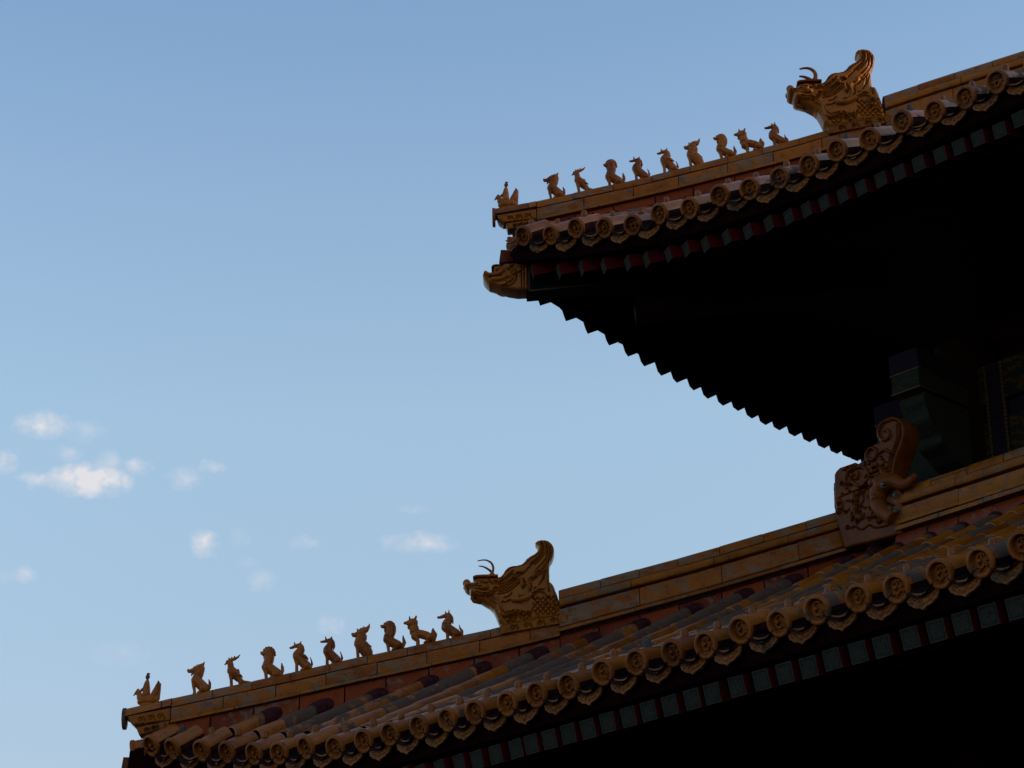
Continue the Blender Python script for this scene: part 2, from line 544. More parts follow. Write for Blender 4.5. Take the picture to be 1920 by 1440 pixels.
def carved(outline, T0, T, D, step=0.011, grooves=(), ridges=(), bigs=(), gd=0.014, gw=0.007, rh=0.016, rw=0.011, bh=0.035, bw=0.032, both=True, mat=0):
    """a carved ceramic slab in the (a, z) plane: outline polygon, rounded towards its rim, with incised and raised lines.
    Front face is at -Y; returns an MB"""
    ol = [np.array(p, float) for p in outline]
    ring = []
    for i in range(len(ol)):
        a, b = ol[i], ol[(i + 1) % len(ol)]
        n = max(1, int(np.linalg.norm(b - a) / step))
        ring += [a + (b - a) * k / n for k in range(n)]
    ring = np.array(ring)
    lo, hi = ring.min(0), ring.max(0)
    gx = np.arange(lo[0], hi[0], step)
    gz = np.arange(lo[1], hi[1], step * 0.87)
    pts = np.array([(x + (step / 2 if j % 2 else 0), z) for j, z in enumerate(gz) for x in gx])
    # inside test
    x1, z1 = ring[:, 0], ring[:, 1]
    x2, z2 = np.roll(x1, -1), np.roll(z1, -1)
    ins = np.zeros(len(pts), bool)
    for k in range(len(ring)):
        c = (z1[k] > pts[:, 1]) != (z2[k] > pts[:, 1])
        with np.errstate(divide='ignore', invalid='ignore'):
            xi = (x2[k] - x1[k]) * (pts[:, 1] - z1[k]) / (z2[k] - z1[k]) + x1[k]
        ins ^= c & (pts[:, 0] < xi)
    pts = pts[ins]

    def dist(p, line):
        d = np.full(len(p), 9.0)
        for a, b in zip(line[:-1], line[1:]):
            ab = b - a
            t = np.clip(((p - a) @ ab) / max(ab @ ab, 1e-12), 0, 1)
            d = np.minimum(d, np.linalg.norm(p - (a + t[:, None] * ab), axis=1))
        return d
    closed = np.vstack([ring, ring[:1]])
    dr = dist(pts, closed)
    pts = pts[dr > step * 0.45]
    allp = np.vstack([ring, pts])
    nr = len(ring)
    res = delaunay_2d_cdt([Vector(p) for p in allp], [(i, (i + 1) % nr) for i in range(nr)], [], 1, 1e-7)
    P = np.array([tuple(v) for v in res[0]])
    faces = [tuple(f) for f in res[2]]
    d = dist(P, closed)
    q = np.clip(d / D, 0, 1)
    hgt = T0 + (T - T0) * np.sqrt(np.clip(1 - (1 - q) ** 2, 0, 1))
    fade = np.clip(d / (step * 1.2), 0, 1)
    cut = np.zeros(len(P))
    rel = np.zeros(len(P))
    for g in grooves:
        dd = dist(P, dense(g, step))
        cut = np.maximum(cut, gd * np.exp(-(dd / gw) ** 2))
    for g in ridges:
        dd = dist(P, dense(g, step))
        rel = np.maximum(rel, rh * np.sqrt(np.clip(1 - (dd / rw) ** 2, 0, 1)) - 0.25 * rh * np.exp(-((dd - rw * 1.5) / (rw * 0.6)) ** 2))
    for g in bigs:
        dd = dist(P, dense(g, step))
        rel = np.maximum(rel, bh * np.sqrt(np.clip(1 - (dd / bw) ** 2, 0, 1)) - 0.01 * np.exp(-((dd - bw * 1.2) / 0.008) ** 2))
    hgt = np.maximum(hgt + (rel - cut) * fade, T0 * 0.5)
    mb = MB()
    n = len(P)
    vs = [(p[0], -h, p[1]) for p, h in zip(P, hgt)]
    fs = [f if True else f for f in faces]
    if both:
        vs += [(p[0], h, p[1]) for p, h in zip(P, hgt)]
        fs = faces + [tuple(i + n for i in reversed(f)) for f in faces]
    else:
        vs += [(p[0], T0, p[1]) for p in P]
        fs = faces + [tuple(i + n for i in reversed(f)) for f in faces]
    # rim: boundary edges
    cnt = {}
    for f in faces:
        for i in range(len(f)):
            e = (f[i], f[(i + 1) % len(f)])
            cnt[tuple(sorted(e))] = cnt.get(tuple(sorted(e)), 0) + 1
            cnt[('o', *sorted(e))] = e
    for k in [k for k in cnt if k[0] != 'o' and cnt[k] == 1]:
        a, b = cnt[('o', *k)]
        fs.append((b, a, a + n, b + n))
    mb.add(vs, fs, mat)
    return mb


def remesh(mb, name, mats, parent, voxel=0.0045, smooth=2, bake_mesh=None):
    """weld overlapping shapes into one continuous sculpted surface"""
    o = mb.build(name, mats, None)
    md = o.modifiers.new('weld', 'REMESH')
    md.mode = 'VOXEL'
    md.voxel_size = voxel
    md.use_smooth_shade = True
    sm = o.modifiers.new('soft', 'SMOOTH')
    sm.iterations = smooth
    sm.factor = 0.5
    dg = bpy.context.evaluated_depsgraph_get()
    me = bpy.data.meshes.new_from_object(o.evaluated_get(dg))
    old = o.data
    bpy.data.objects.remove(o)
    bpy.data.meshes.remove(old)
    me.name = name
    me.materials.clear()
    for mt in mats:
        me.materials.append(mt)
    return link(name, me, parent)

# ------------------------------------------------------------------ measured outlines (metres)
CH_OUT = [(-0.237, -0.04), (-0.284, 0.002), (-0.311, 0.028), (-0.33, 0.078), (-0.349, 0.127), (-0.369, 0.169), (-0.408, 0.211), (-0.447, 0.237), (-0.502, 0.272), (-0.561, 0.306), (-0.581, 0.302), (-0.616, 0.332), (-0.62, 0.374), (-0.628, 0.391), (-0.659, 0.404), (-0.683, 0.429), (-0.689, 0.475), (-0.683, 0.5), (-0.659, 0.511), (-0.635, 0.503), (-0.615, 0.48), (-0.595, 0.486), (-0.572, 0.473), (-0.575, 0.498), (-0.583, 0.519), (-0.555, 0.532), (-0.483, 0.536), (-0.412, 0.536), (-0.348, 0.537), (-0.309, 0.533), (-0.285, 0.537), (-0.252, 0.574), (-0.228, 0.615), (-0.196, 0.644), (-0.156, 0.658), (-0.1, 0.662), (-0.052, 0.674), (-0.019, 0.702), (0.005, 0.735), (0.046, 0.766), (0.094, 0.792), (0.122, 0.817), (0.135, 0.846), (0.135, 0.875), (0.124, 0.901), (0.106, 0.923), (0.129, 0.943), (0.169, 0.953), (0.217, 0.951), (0.256, 0.936), (0.288, 0.906), (0.309, 0.863), (0.312, 0.821), (0.301, 0.77), (0.284, 0.729), (0.263, 0.7), (0.252, 0.654), (0.253, 0.587), (0.252, 0.52), (0.254, 0.466), (0.278, 0.449), (0.301, 0.411), (0.316, 0.36), (0.334, 0.31), (0.349, 0.252), (0.359, 0.185), (0.369, 0.119), (0.372, 0.07), (0.352, 0.062), (0.198, 0.037), (0.0, 0.0)]
CH_GRV = [
 [(-0.301, 0.5), (-0.261, 0.524), (-0.22, 0.581), (-0.172, 0.622), (-0.108, 0.642), (-0.044, 0.653), (0.004, 0.685), (0.053, 0.726), (0.117, 0.766), (0.158, 0.807), (0.175, 0.858), (0.168, 0.917)],
 [(-0.302, 0.458), (-0.238, 0.482), (-0.189, 0.522), (-0.157, 0.555)],
 [(-0.302, 0.433), (-0.222, 0.456), (-0.158, 0.496), (-0.118, 0.529)],
 [(-0.311, 0.375), (-0.231, 0.398), (-0.159, 0.446), (-0.086, 0.511)],
 [(-0.311, 0.325), (-0.224, 0.34), (-0.144, 0.388), (-0.071, 0.453)],
 [(-0.086, 0.536), (-0.03, 0.56), (0.019, 0.609), (0.076, 0.667), (0.132, 0.716), (0.173, 0.765), (0.198, 0.823), (0.2, 0.899)],
 [(0.033, 0.492), (0.081, 0.524), (0.098, 0.574), (0.13, 0.615), (0.179, 0.664), (0.22, 0.722), (0.237, 0.789), (0.239, 0.873)],
 [(0.056, 0.466), (0.112, 0.507), (0.137, 0.556), (0.17, 0.597), (0.211, 0.655), (0.252, 0.713), (0.273, 0.771), (0.275, 0.855)],
 [(0.134, 0.415), (0.175, 0.48), (0.193, 0.555), (0.21, 0.622), (0.235, 0.688)],
 [(-0.628, 0.42), (-0.564, 0.418), (-0.485, 0.411)],
 [(-0.244, 0.051), (-0.117, 0.073), (0.001, 0.029)],
 [(-0.197, -0.008), (-0.133, 0.057), (-0.055, 0.038), (-0.008, 0.004)],
 [(0.04, 0.044), (0.05, 0.127), (0.09, 0.192)],
 [(0.119, 0.051), (0.168, 0.132), (0.193, 0.189)],
 [(-0.07, 0.088), (0.01, 0.094), (0.04, 0.044)],
]
CH_RDG=[
 [(-0.046, 0.411), (-0.053, 0.452), (-0.061, 0.486), (-0.116, 0.516), (-0.123, 0.554), (-0.083, 0.574), (-0.028, 0.568)],
 [(-0.155, 0.53), (-0.108, 0.504), (-0.069, 0.486)],
 [(0.009, 0.426), (0.01, 0.468), (0.042, 0.5), (0.09, 0.524), (0.099, 0.565), (0.131, 0.59)],
 [(-0.396, 0.27), (-0.333, 0.227), (-0.303, 0.16), (-0.28, 0.102), (-0.233, 0.077), (-0.177, 0.1), (-0.114, 0.115), (-0.036, 0.097), (0.02, 0.12)],
 [(-0.364, 0.286), (-0.302, 0.218), (-0.271, 0.151), (-0.24, 0.11), (-0.193, 0.125), (-0.122, 0.14), (-0.051, 0.122)],
 [(0.211, 0.215), (0.234, 0.21), (0.281, 0.168), (0.312, 0.15)],
 [(0.017, 0.409), (0.016, 0.343), (-0.016, 0.311), (-0.072, 0.304)],
]
CH_BIG=[
 [(-0.144, 0.256), (-0.088, 0.25), (-0.017, 0.269), (0.047, 0.305), (0.095, 0.345), (0.151, 0.369), (0.205, 0.347), (0.244, 0.296)],
 [(0.262, 0.404), (0.284, 0.337), (0.287, 0.271), (0.273, 0.197)],
 [(-0.6, 0.366), (-0.545, 0.348), (-0.474, 0.33), (-0.411, 0.336)],
 [(-0.655, 0.433), (-0.584, 0.407), (-0.505, 0.409), (-0.442, 0.403)],
 [(-0.504, 0.463), (-0.481, 0.458)],
]
CH_SPI = [(-0.335, 0.376, 0.034), (-0.379, 0.331, 0.034), (-0.415, 0.302, 0.025), (-0.337, 0.459, 0.03), (-0.155, 0.534, 0.018), (0.099, 0.374, 0.018)]
CH_H1 = [(-0.505, 0.523), (-0.473, 0.535), (-0.409, 0.554), (-0.373, 0.595), (-0.361, 0.645), (-0.376, 0.695), (-0.407, 0.725), (-0.447, 0.741), (-0.487, 0.741), (-0.535, 0.731)]
CH_H2 = [(-0.366, 0.558), (-0.365, 0.608), (-0.389, 0.651), (-0.428, 0.685), (-0.476, 0.712), (-0.528, 0.72)]
CH_BR = [(-0.583, 0.519), (-0.555, 0.532), (-0.483, 0.536), (-0.412, 0.536), (-0.348, 0.537), (-0.309, 0.533)]
CH_EYE = [(-0.512, 0.448)]
T_OUT = [(-0.523, 0.054), (-0.507, 0.093), (-0.489, 0.102), (-0.466, 0.092), (-0.45, 0.075), (-0.414, 0.077), (-0.394, 0.085), (-0.386, 0.113), (-0.421, 0.134), (-0.408, 0.156), (-0.367, 0.166), (-0.326, 0.165), (-0.254, 0.181), (-0.192, 0.19), (-0.141, 0.18), (0.003, 0.176), (-0.003, -0.144), (-0.125, -0.145), (-0.217, -0.127), (-0.299, -0.105), (-0.365, -0.078), (-0.416, -0.057), (-0.452, -0.045), (-0.482, -0.015), (-0.508, 0.017)]
T_GRV=[
 [(-0.436, 0.006), (-0.379, 0.019), (-0.338, 0.023), (-0.305, 0.034)],
 [(-0.299, -0.105), (-0.227, -0.102), (-0.165, -0.064), (-0.133, -0.008), (-0.127, 0.06), (-0.091, 0.082), (-0.049, 0.115)],
 [(-0.069, 0.173), (-0.074, -0.143)],
 [(-0.038, 0.172), (-0.043, -0.143)],
]
T_RDG=[
 [(-0.36, -0.087), (-0.299, -0.088), (-0.247, -0.067), (-0.231, -0.039), (-0.257, -0.033)],
 [(-0.216, -0.045), (-0.185, -0.018), (-0.179, 0.011), (-0.215, 0.011)],
 [(-0.225, 0.029), (-0.174, 0.039), (-0.153, 0.067), (-0.194, 0.073)],
 [(-0.141, 0.175), (-0.105, 0.151), (-0.069, 0.15), (-0.048, 0.172)],
 [(-0.254, 0.172), (-0.213, 0.137), (-0.193, 0.102), (-0.152, 0.095)],
]
T_BIG=[
 [(-0.492, 0.07), (-0.451, 0.046), (-0.389, 0.045), (-0.338, 0.06), (-0.296, 0.093)],
 [(-0.405, -0.012), (-0.354, -0.016), (-0.297, -0.003), (-0.256, 0.018)],
 [(-0.368, 0.118), (-0.327, 0.117)],
]
T_EYE = [(-0.35, 0.118), (-0.213, 0.142)]
T_BROW = [(-0.421, 0.134), (-0.408, 0.156), (-0.367, 0.166), (-0.316, 0.162)]
T_STRIP = [(4.078, 6.534), (4.14, 6.526), (4.127, 6.389), (4.057, 6.373)]
TIP1 = [(-0.014, 1.076), (0.446, 1.156), (0.452, 1.025), (0.055, 0.984), (0.009, 1.026)]
TIP2 = [(0.084, 0.951), (0.44, 1.025), (0.446, 0.968), (0.12, 0.869)]
PLATE = [(-0.067, 1.17), (-0.044, 1.19), (-0.016, 1.193), (-0.019, 1.087), (-0.007, 0.988), (-0.026, 0.968), (-0.058, 0.969)]
CORNER_TILE = [(0.018, 0.816), (0.056, 0.596), (0.112, 0.846)]
UTIP1 = [(4.039, 7.002), (4.502, 7.07), (4.5, 6.948), (4.11, 6.912), (4.054, 6.955)]
UTIP2 = [(4.141, 6.9), (4.485, 6.948), (4.483, 6.873), (4.161, 6.824)]
UPLATE = [(4.008, 7.106), (4.016, 7.121), (4.029, 6.925), (4.024, 6.875), (4.003, 6.876)]
UCORNER_TILE = [(4.075, 6.795), (4.049, 6.461)]
W_OUT = [(5.859, 3.161), (5.849, 3.194), (5.867, 3.468), (5.895, 3.501), (5.947, 3.528), (6.157, 3.529), (6.203, 3.5), (6.254, 3.516), (6.305, 3.547), (6.323, 3.604), (6.363, 3.643), (6.437, 3.657), (6.51, 3.661), (6.492, 3.728), (6.492, 3.79), (6.541, 3.858), (6.606, 3.9), (6.69, 3.905), (6.782, 3.857), (6.835, 3.789), (6.851, 3.712), (6.836, 3.625), (6.798, 3.535), (6.743, 3.459), (6.7, 3.39), (6.668, 3.308), (6.648, 3.223), (6.756, 3.172), (6.707, 2.675), (5.936, 2.712), (5.857, 2.926)]
W_GRV=[
 [(6.686, 3.865), (6.766, 3.82), (6.805, 3.726), (6.79, 3.639), (6.751, 3.548), (6.696, 3.473), (6.654, 3.404), (6.622, 3.322), (6.603, 3.246)],
 [(5.855, 3.182), (6.053, 3.199), (6.274, 3.208), (6.479, 3.21), (6.648, 3.218)],
 [(6.006, 2.804), (6.103, 2.798), (6.195, 2.743), (6.294, 2.767), (6.384, 2.713), (6.55, 2.698)],
 [(6.232, 3.148), (6.249, 3.072), (6.195, 3.006), (6.2, 2.934), (6.245, 2.891)],
 [(6.175, 3.195), (6.173, 3.033), (6.155, 2.967), (6.209, 2.901)],
]
W_RDG=[
 [(6.686, 3.855), (6.602, 3.86), (6.55, 3.824), (6.523, 3.771), (6.533, 3.706), (6.582, 3.655), (6.642, 3.658), (6.668, 3.701), (6.645, 3.749), (6.604, 3.761)],
 [(6.035, 3.265), (6.031, 3.359), (6.075, 3.439), (6.174, 3.451), (6.294, 3.427), (6.346, 3.33), (6.315, 3.257), (6.216, 3.235), (6.125, 3.312), (6.12, 3.395)],
 [(6.357, 3.45), (6.337, 3.558), (6.397, 3.613), (6.466, 3.582), (6.473, 3.518), (6.42, 3.472), (6.363, 3.51)],
 [(6.51, 3.528), (6.584, 3.547), (6.628, 3.513), (6.673, 3.48)],
 [(6.545, 3.395), (6.517, 3.352), (6.536, 3.296), (6.592, 3.259)],
 [(6.371, 3.343), (6.444, 3.343), (6.495, 3.369), (6.449, 3.402), (6.401, 3.396)],
 [(6.434, 3.244), (6.464, 3.296), (6.53, 3.237)],
 [(6.168, 3.381), (6.206, 3.391), (6.188, 3.335), (6.164, 3.341)],
]
W_BIG=[
 [(6.122, 3.149), (6.125, 3.046), (6.105, 2.96), (6.136, 2.901), (6.208, 2.886)],
 [(5.902, 3.159), (5.932, 3.079), (5.904, 3.036)],
]
W_SPI = [(6.36, 2.961, 0.045), (6.381, 2.864, 0.054), (6.439, 2.783, 0.054)]
W_brow = [(6.521, 3.138), (6.666, 3.157), (6.8, 3.079), (6.895, 3.092), (6.944, 3.113)]
W_jaw = [(6.464, 3.053), (6.444, 2.967), (6.505, 2.85), (6.626, 2.747)]
W_eye = [(6.59, 3.113)]
W_ear = [(6.315, 3.125), (6.416, 3.046)]
W_teeth = [(6.686, 3.001), (6.697, 2.937), (6.612, 2.851), (6.604, 2.888), (6.678, 2.803), (6.695, 2.848)]
JL = [(0.031, 0.021), (-0.037, 0.014), (0.014, 0.016), (0.001, 0.008), (0.015, -0.014), (-0.008, -0.023), (-0.017, 0.005), (0.014, -0.033), (0.025, -0.016), (-0.002, -0.001), (0.001, 0.002), (-0.007, 0.003), (-0.032, 0.001), (-0.006, -0.007), (-0.027, -0.002), (-0.025, -0.012), (-0.002, 0.019), (0.004, 0.019), (0.023, 0.004), (-0.001, -0.011), (-0.011, 0.025), (-0.001, -0.012), (0.002, 0.002), (0.023, -0.002), (0.001, -0.017), (0.022, -0.003), (0.002, -0.007), (-0.012, 0.022)]
JU = [(0.023, 0.001), (0.025, -0.016), (-0.01, 0.033), (-0.001, -0.018), (0.001, -0.051), (-0.024, 0.009), (-0.002, -0.022), (0.016, 0.021), (0.021, -0.016), (0.022, -0.015), (0.011, 0.001), (-0.017, 0.038), (-0.002, 0.006), (0.012, 0.04), (0.01, -0.012), (-0.018, -0.015), (-0.044, 0.002)]
JF = [(-0.044, 0.024), (-0.035, 0.008), (-0.035, 0.017), (-0.036, 0.008), (-0.006, -0.01), (-0.011, -0.011), (0.011, -0.011), (0.005, 0.002), (0.001, -0.001), (0.017, 0.007), (0.028, -0.005), (0.036, 0.006), (0.047, 0.003), (0.034, 0.009), (0.019, 0.01), (0.004, 0.014), (-0.011, 0.009), (-0.021, 0.009), (-0.032, -0.003), (-0.038, -0.0), (0.002, -0.01), (0.005, -0.014), (0.003, -0.012), (0.009, -0.028)]
JQ = [(0.027, -0.01), (0.032, -0.005), (0.031, 0.001), (0.04, 0.009), (0.018, 0.005), (0.004, -0.006), (-0.011, -0.01), (-0.009, 0.002), (0.006, 0.012), (-0.033, -0.006), (-0.047, -0.002), (-0.053, 0.021), (-0.06, 0.002), (-0.06, -0.006), (-0.048, 0.001), (-0.013, 0.004), (0.02, 0.005), (0.05, 0.001), (0.06, -0.006), (0.06, 0.005)]
TT = [(0.527,), (0.907,), (1.239,), (1.562,), (1.881,), (2.155,), (2.446,), (2.703,), (2.975,), (3.255,), (3.537,), (3.813,), (4.071,), (4.322,), (4.57,), (4.829,), (5.084,), (5.346,), (5.591,), (5.841,), (6.066,), (6.294,), (6.526,), (6.774,)]
CH_FINE=[
 [(0.052, 0.659), (0.1, 0.708), (0.141, 0.749), (0.174, 0.799), (0.187, 0.857), (0.184, 0.925)],
 [(0.194, 0.63), (0.239, 0.688), (0.262, 0.755), (0.261, 0.839), (0.236, 0.924)],
 [(0.099, 0.658), (0.148, 0.707), (0.185, 0.748), (0.222, 0.806), (0.226, 0.873), (0.215, 0.933)],
 [(0.152, 0.531), (0.177, 0.572), (0.222, 0.63), (0.251, 0.671)],
 [(0.191, 0.48), (0.208, 0.538), (0.23, 0.604)],
 [(-0.268, 0.553), (-0.228, 0.582), (-0.188, 0.606)],
 [(-0.277, 0.483), (-0.221, 0.515), (-0.181, 0.551), (-0.141, 0.588)],
 [(-0.294, 0.404), (-0.231, 0.427), (-0.174, 0.463), (-0.118, 0.495)],
 [(-0.303, 0.354), (-0.239, 0.365), (-0.167, 0.405), (-0.095, 0.462)],
 [(-0.031, 0.493), (-0.016, 0.451), (-0.02, 0.41), (-0.041, 0.377)],
 [(0.048, 0.442), (0.055, 0.391), (0.038, 0.359)],
 [(-0.241, 0.282), (-0.193, 0.298), (-0.161, 0.33)],
 [(-0.273, 0.233), (-0.225, 0.232), (-0.178, 0.256)],
 [(-0.516, 0.463), (-0.468, 0.454), (-0.413, 0.461)],
 [(-0.549, 0.347), (-0.486, 0.329), (-0.43, 0.328)],
 [(-0.412, 0.502), (-0.389, 0.468), (-0.373, 0.435)],
 [(0.23, 0.437), (0.253, 0.387), (0.244, 0.337)],
 [(0.069, 0.308), (0.109, 0.332), (0.149, 0.356), (0.196, 0.347)],
 [(-0.259, 0.125), (-0.245, 0.107), (-0.226, 0.106), (-0.211, 0.124)],
 [(-0.202, 0.124), (-0.188, 0.106), (-0.169, 0.105), (-0.154, 0.123)],
 [(-0.145, 0.123), (-0.131, 0.104), (-0.112, 0.104), (-0.097, 0.122)],
 [(-0.088, 0.121), (-0.074, 0.103), (-0.055, 0.103), (-0.041, 0.12)],
 [(-0.031, 0.12), (-0.017, 0.102), (0.002, 0.101), (0.016, 0.119)],
 [(-0.231, 0.093), (-0.217, 0.075), (-0.198, 0.075), (-0.184, 0.092)],
 [(-0.174, 0.092), (-0.161, 0.074), (-0.142, 0.073), (-0.127, 0.091)],
 [(-0.118, 0.091), (-0.104, 0.072), (-0.085, 0.072), (-0.07, 0.09)],
 [(-0.061, 0.089), (-0.047, 0.071), (-0.028, 0.071), (-0.013, 0.088)],
 [(-0.004, 0.088), (0.01, 0.07), (0.029, 0.069), (0.043, 0.087)],
 [(-0.259, 0.063), (-0.245, 0.044), (-0.227, 0.044), (-0.212, 0.062)],
 [(-0.203, 0.061), (-0.189, 0.043), (-0.17, 0.043), (-0.155, 0.06)],
 [(-0.146, 0.06), (-0.132, 0.042), (-0.113, 0.041), (-0.098, 0.059)],
 [(-0.089, 0.059), (-0.075, 0.04), (-0.056, 0.04), (-0.042, 0.058)],
 [(-0.032, 0.058), (-0.018, 0.039), (0.001, 0.039), (0.015, 0.056)],
 [(-0.232, 0.031), (-0.218, 0.012), (-0.199, 0.012), (-0.185, 0.03)],
 [(-0.175, 0.03), (-0.162, 0.011), (-0.143, 0.011), (-0.128, 0.028)],
 [(0.068, 0.275), (0.082, 0.255), (0.101, 0.254), (0.116, 0.274)],
 [(0.127, 0.274), (0.141, 0.253), (0.16, 0.253), (0.174, 0.272)],
 [(0.185, 0.272), (0.199, 0.252), (0.218, 0.252), (0.233, 0.271)],
 [(0.244, 0.271), (0.258, 0.251), (0.277, 0.25), (0.291, 0.27)],
 [(0.302, 0.27), (0.316, 0.249), (0.335, 0.249), (0.35, 0.268)],
 [(0.096, 0.241), (0.11, 0.221), (0.129, 0.221), (0.144, 0.24)],
 [(0.155, 0.24), (0.168, 0.22), (0.187, 0.219), (0.202, 0.239)],
 [(0.213, 0.238), (0.227, 0.218), (0.246, 0.218), (0.261, 0.237)],
 [(0.272, 0.237), (0.285, 0.217), (0.304, 0.216), (0.319, 0.236)],
 [(0.067, 0.209), (0.081, 0.189), (0.1, 0.188), (0.114, 0.208)],
 [(0.125, 0.207), (0.139, 0.187), (0.158, 0.187), (0.173, 0.206)],
 [(0.184, 0.206), (0.198, 0.186), (0.217, 0.185), (0.231, 0.205)],
 [(0.242, 0.205), (0.256, 0.185), (0.275, 0.184), (0.29, 0.204)],
 [(0.301, 0.203), (0.315, 0.183), (0.334, 0.183), (0.348, 0.202)],
 [(0.095, 0.175), (0.109, 0.155), (0.128, 0.154), (0.142, 0.174)],
 [(0.153, 0.174), (0.167, 0.154), (0.186, 0.153), (0.201, 0.173)],
 [(0.212, 0.172), (0.226, 0.152), (0.245, 0.152), (0.259, 0.171)],
 [(0.27, 0.171), (0.284, 0.151), (0.303, 0.15), (0.318, 0.17)],
 [(0.066, 0.143), (0.08, 0.123), (0.099, 0.122), (0.113, 0.142)],
 [(0.124, 0.141), (0.138, 0.121), (0.157, 0.121), (0.172, 0.14)],
 [(0.183, 0.14), (0.196, 0.12), (0.215, 0.119), (0.23, 0.139)],
 [(0.241, 0.139), (0.255, 0.118), (0.274, 0.118), (0.288, 0.138)],
 [(0.299, 0.137), (0.313, 0.117), (0.332, 0.117), (0.347, 0.136)],
 [(0.094, 0.109), (0.107, 0.089), (0.126, 0.088), (0.141, 0.108)],
 [(0.152, 0.108), (0.166, 0.088), (0.185, 0.087), (0.199, 0.107)],
 [(0.21, 0.106), (0.224, 0.086), (0.243, 0.086), (0.258, 0.105)],
 [(0.269, 0.105), (0.283, 0.085), (0.301, 0.084), (0.316, 0.104)],
]
CH_REF = (4.3036, 2.0282)
UCH_REF = (8.2615, 8.0951)
T_REF = (4.3883, 6.1622)

# ------------------------------------------------------------------ the hall: shape of the two roofs
PITCH = 0.40                      # spacing of the tile rows
LIFT, OUT, REACH, POW = 0.779, 0.308, 5.996, 2.5      # how the eaves rise and swing out towards the corner
UD, UH = 2.924, 5.8756            # the upper eaves stand this far in and this far up
GROUND_Z = -7.6


def swell(x):
    e = max(0.0, 1 - x / REACH) ** POW
    return OUT * e, LIFT * e


MEAN_RISE = [(0.0, 0.66), (0.36, 0.65), (0.74, 0.62), (1.0, 0.58), (1.385, 0.54), (2.09, 0.530), (2.54, 0.515), (3.3, 0.500), (4.7, 0.477), (5.0, 0.475), (7.2, 0.490)]   # mean slope of a tile row against its length


class Roof:
    def __init__(self, d, h, x0, jit, steep, hip, ymax):
        # hip: how far the hip line lies to the right of the eave corner's diagonal
        self.d, self.h, self.x0, self.jit, self.steep, self.hip, self.ymax = d, h, x0, jit, steep, hip, ymax

    def end(self, x):
        o = swell(x)[0]
        return min((x - self.hip - 0.17 + o) / (1 + o / 2.5), self.ymax)

    def slope(self, x):
        ye = max(0.05, self.end(x))
        b = 0.020 * min(1.0, ye / 2.5)
        m = min(lerp_tab(MEAN_RISE, ye), 0.70 if self.hip else 0.50) * self.steep
        return m - b * ye, b

    def row(self, i):
        j = self.jit[i] if i < len(self.jit) else (0, 0)
        return self.x0 + PITCH * i + j[0], j[1]

    def pt(self, x, y, z=0.0, left=False):
        """surface of the tile axis: x along the eave from the corner, y inwards from the eave line"""
        o, l = swell(x)
        a, b = self.slope(x)
        yy = y - o * max(0.0, 1 - y / 2.5)
        p = (x + self.d, yy + self.d, self.h + a * y + b * y * y + l + z - (0.33 if left and self.hip else 0))
        return (p[1], p[0], p[2]) if left else p


LOW = Roof(0.0, 0.0, 0.681, JL, 1.0, 0.65, 4.99)
UPP = Roof(UD, UH, 0.510, JU, 1.08, 0.0, 7.2)

hall = tag(empty('palace_hall', (6.6, 6.6, GROUND_Z)), 'dark palace hall with two tiers of upturned yellow-tiled eaves and black soffits', 'building')
HO = Vector((-6.6, -6.6, -GROUND_Z))


def part(mb, name, mats, parent=None, smooth=True, angle=40):
    o = mb.build(name, mats, parent or hall, smooth, angle=angle)
    if parent is None:
        o.location = HO
    return o


rng = random.Random(11)

# ---- tile field: tile rows and troughs of the front slope, and of the hidden left slope


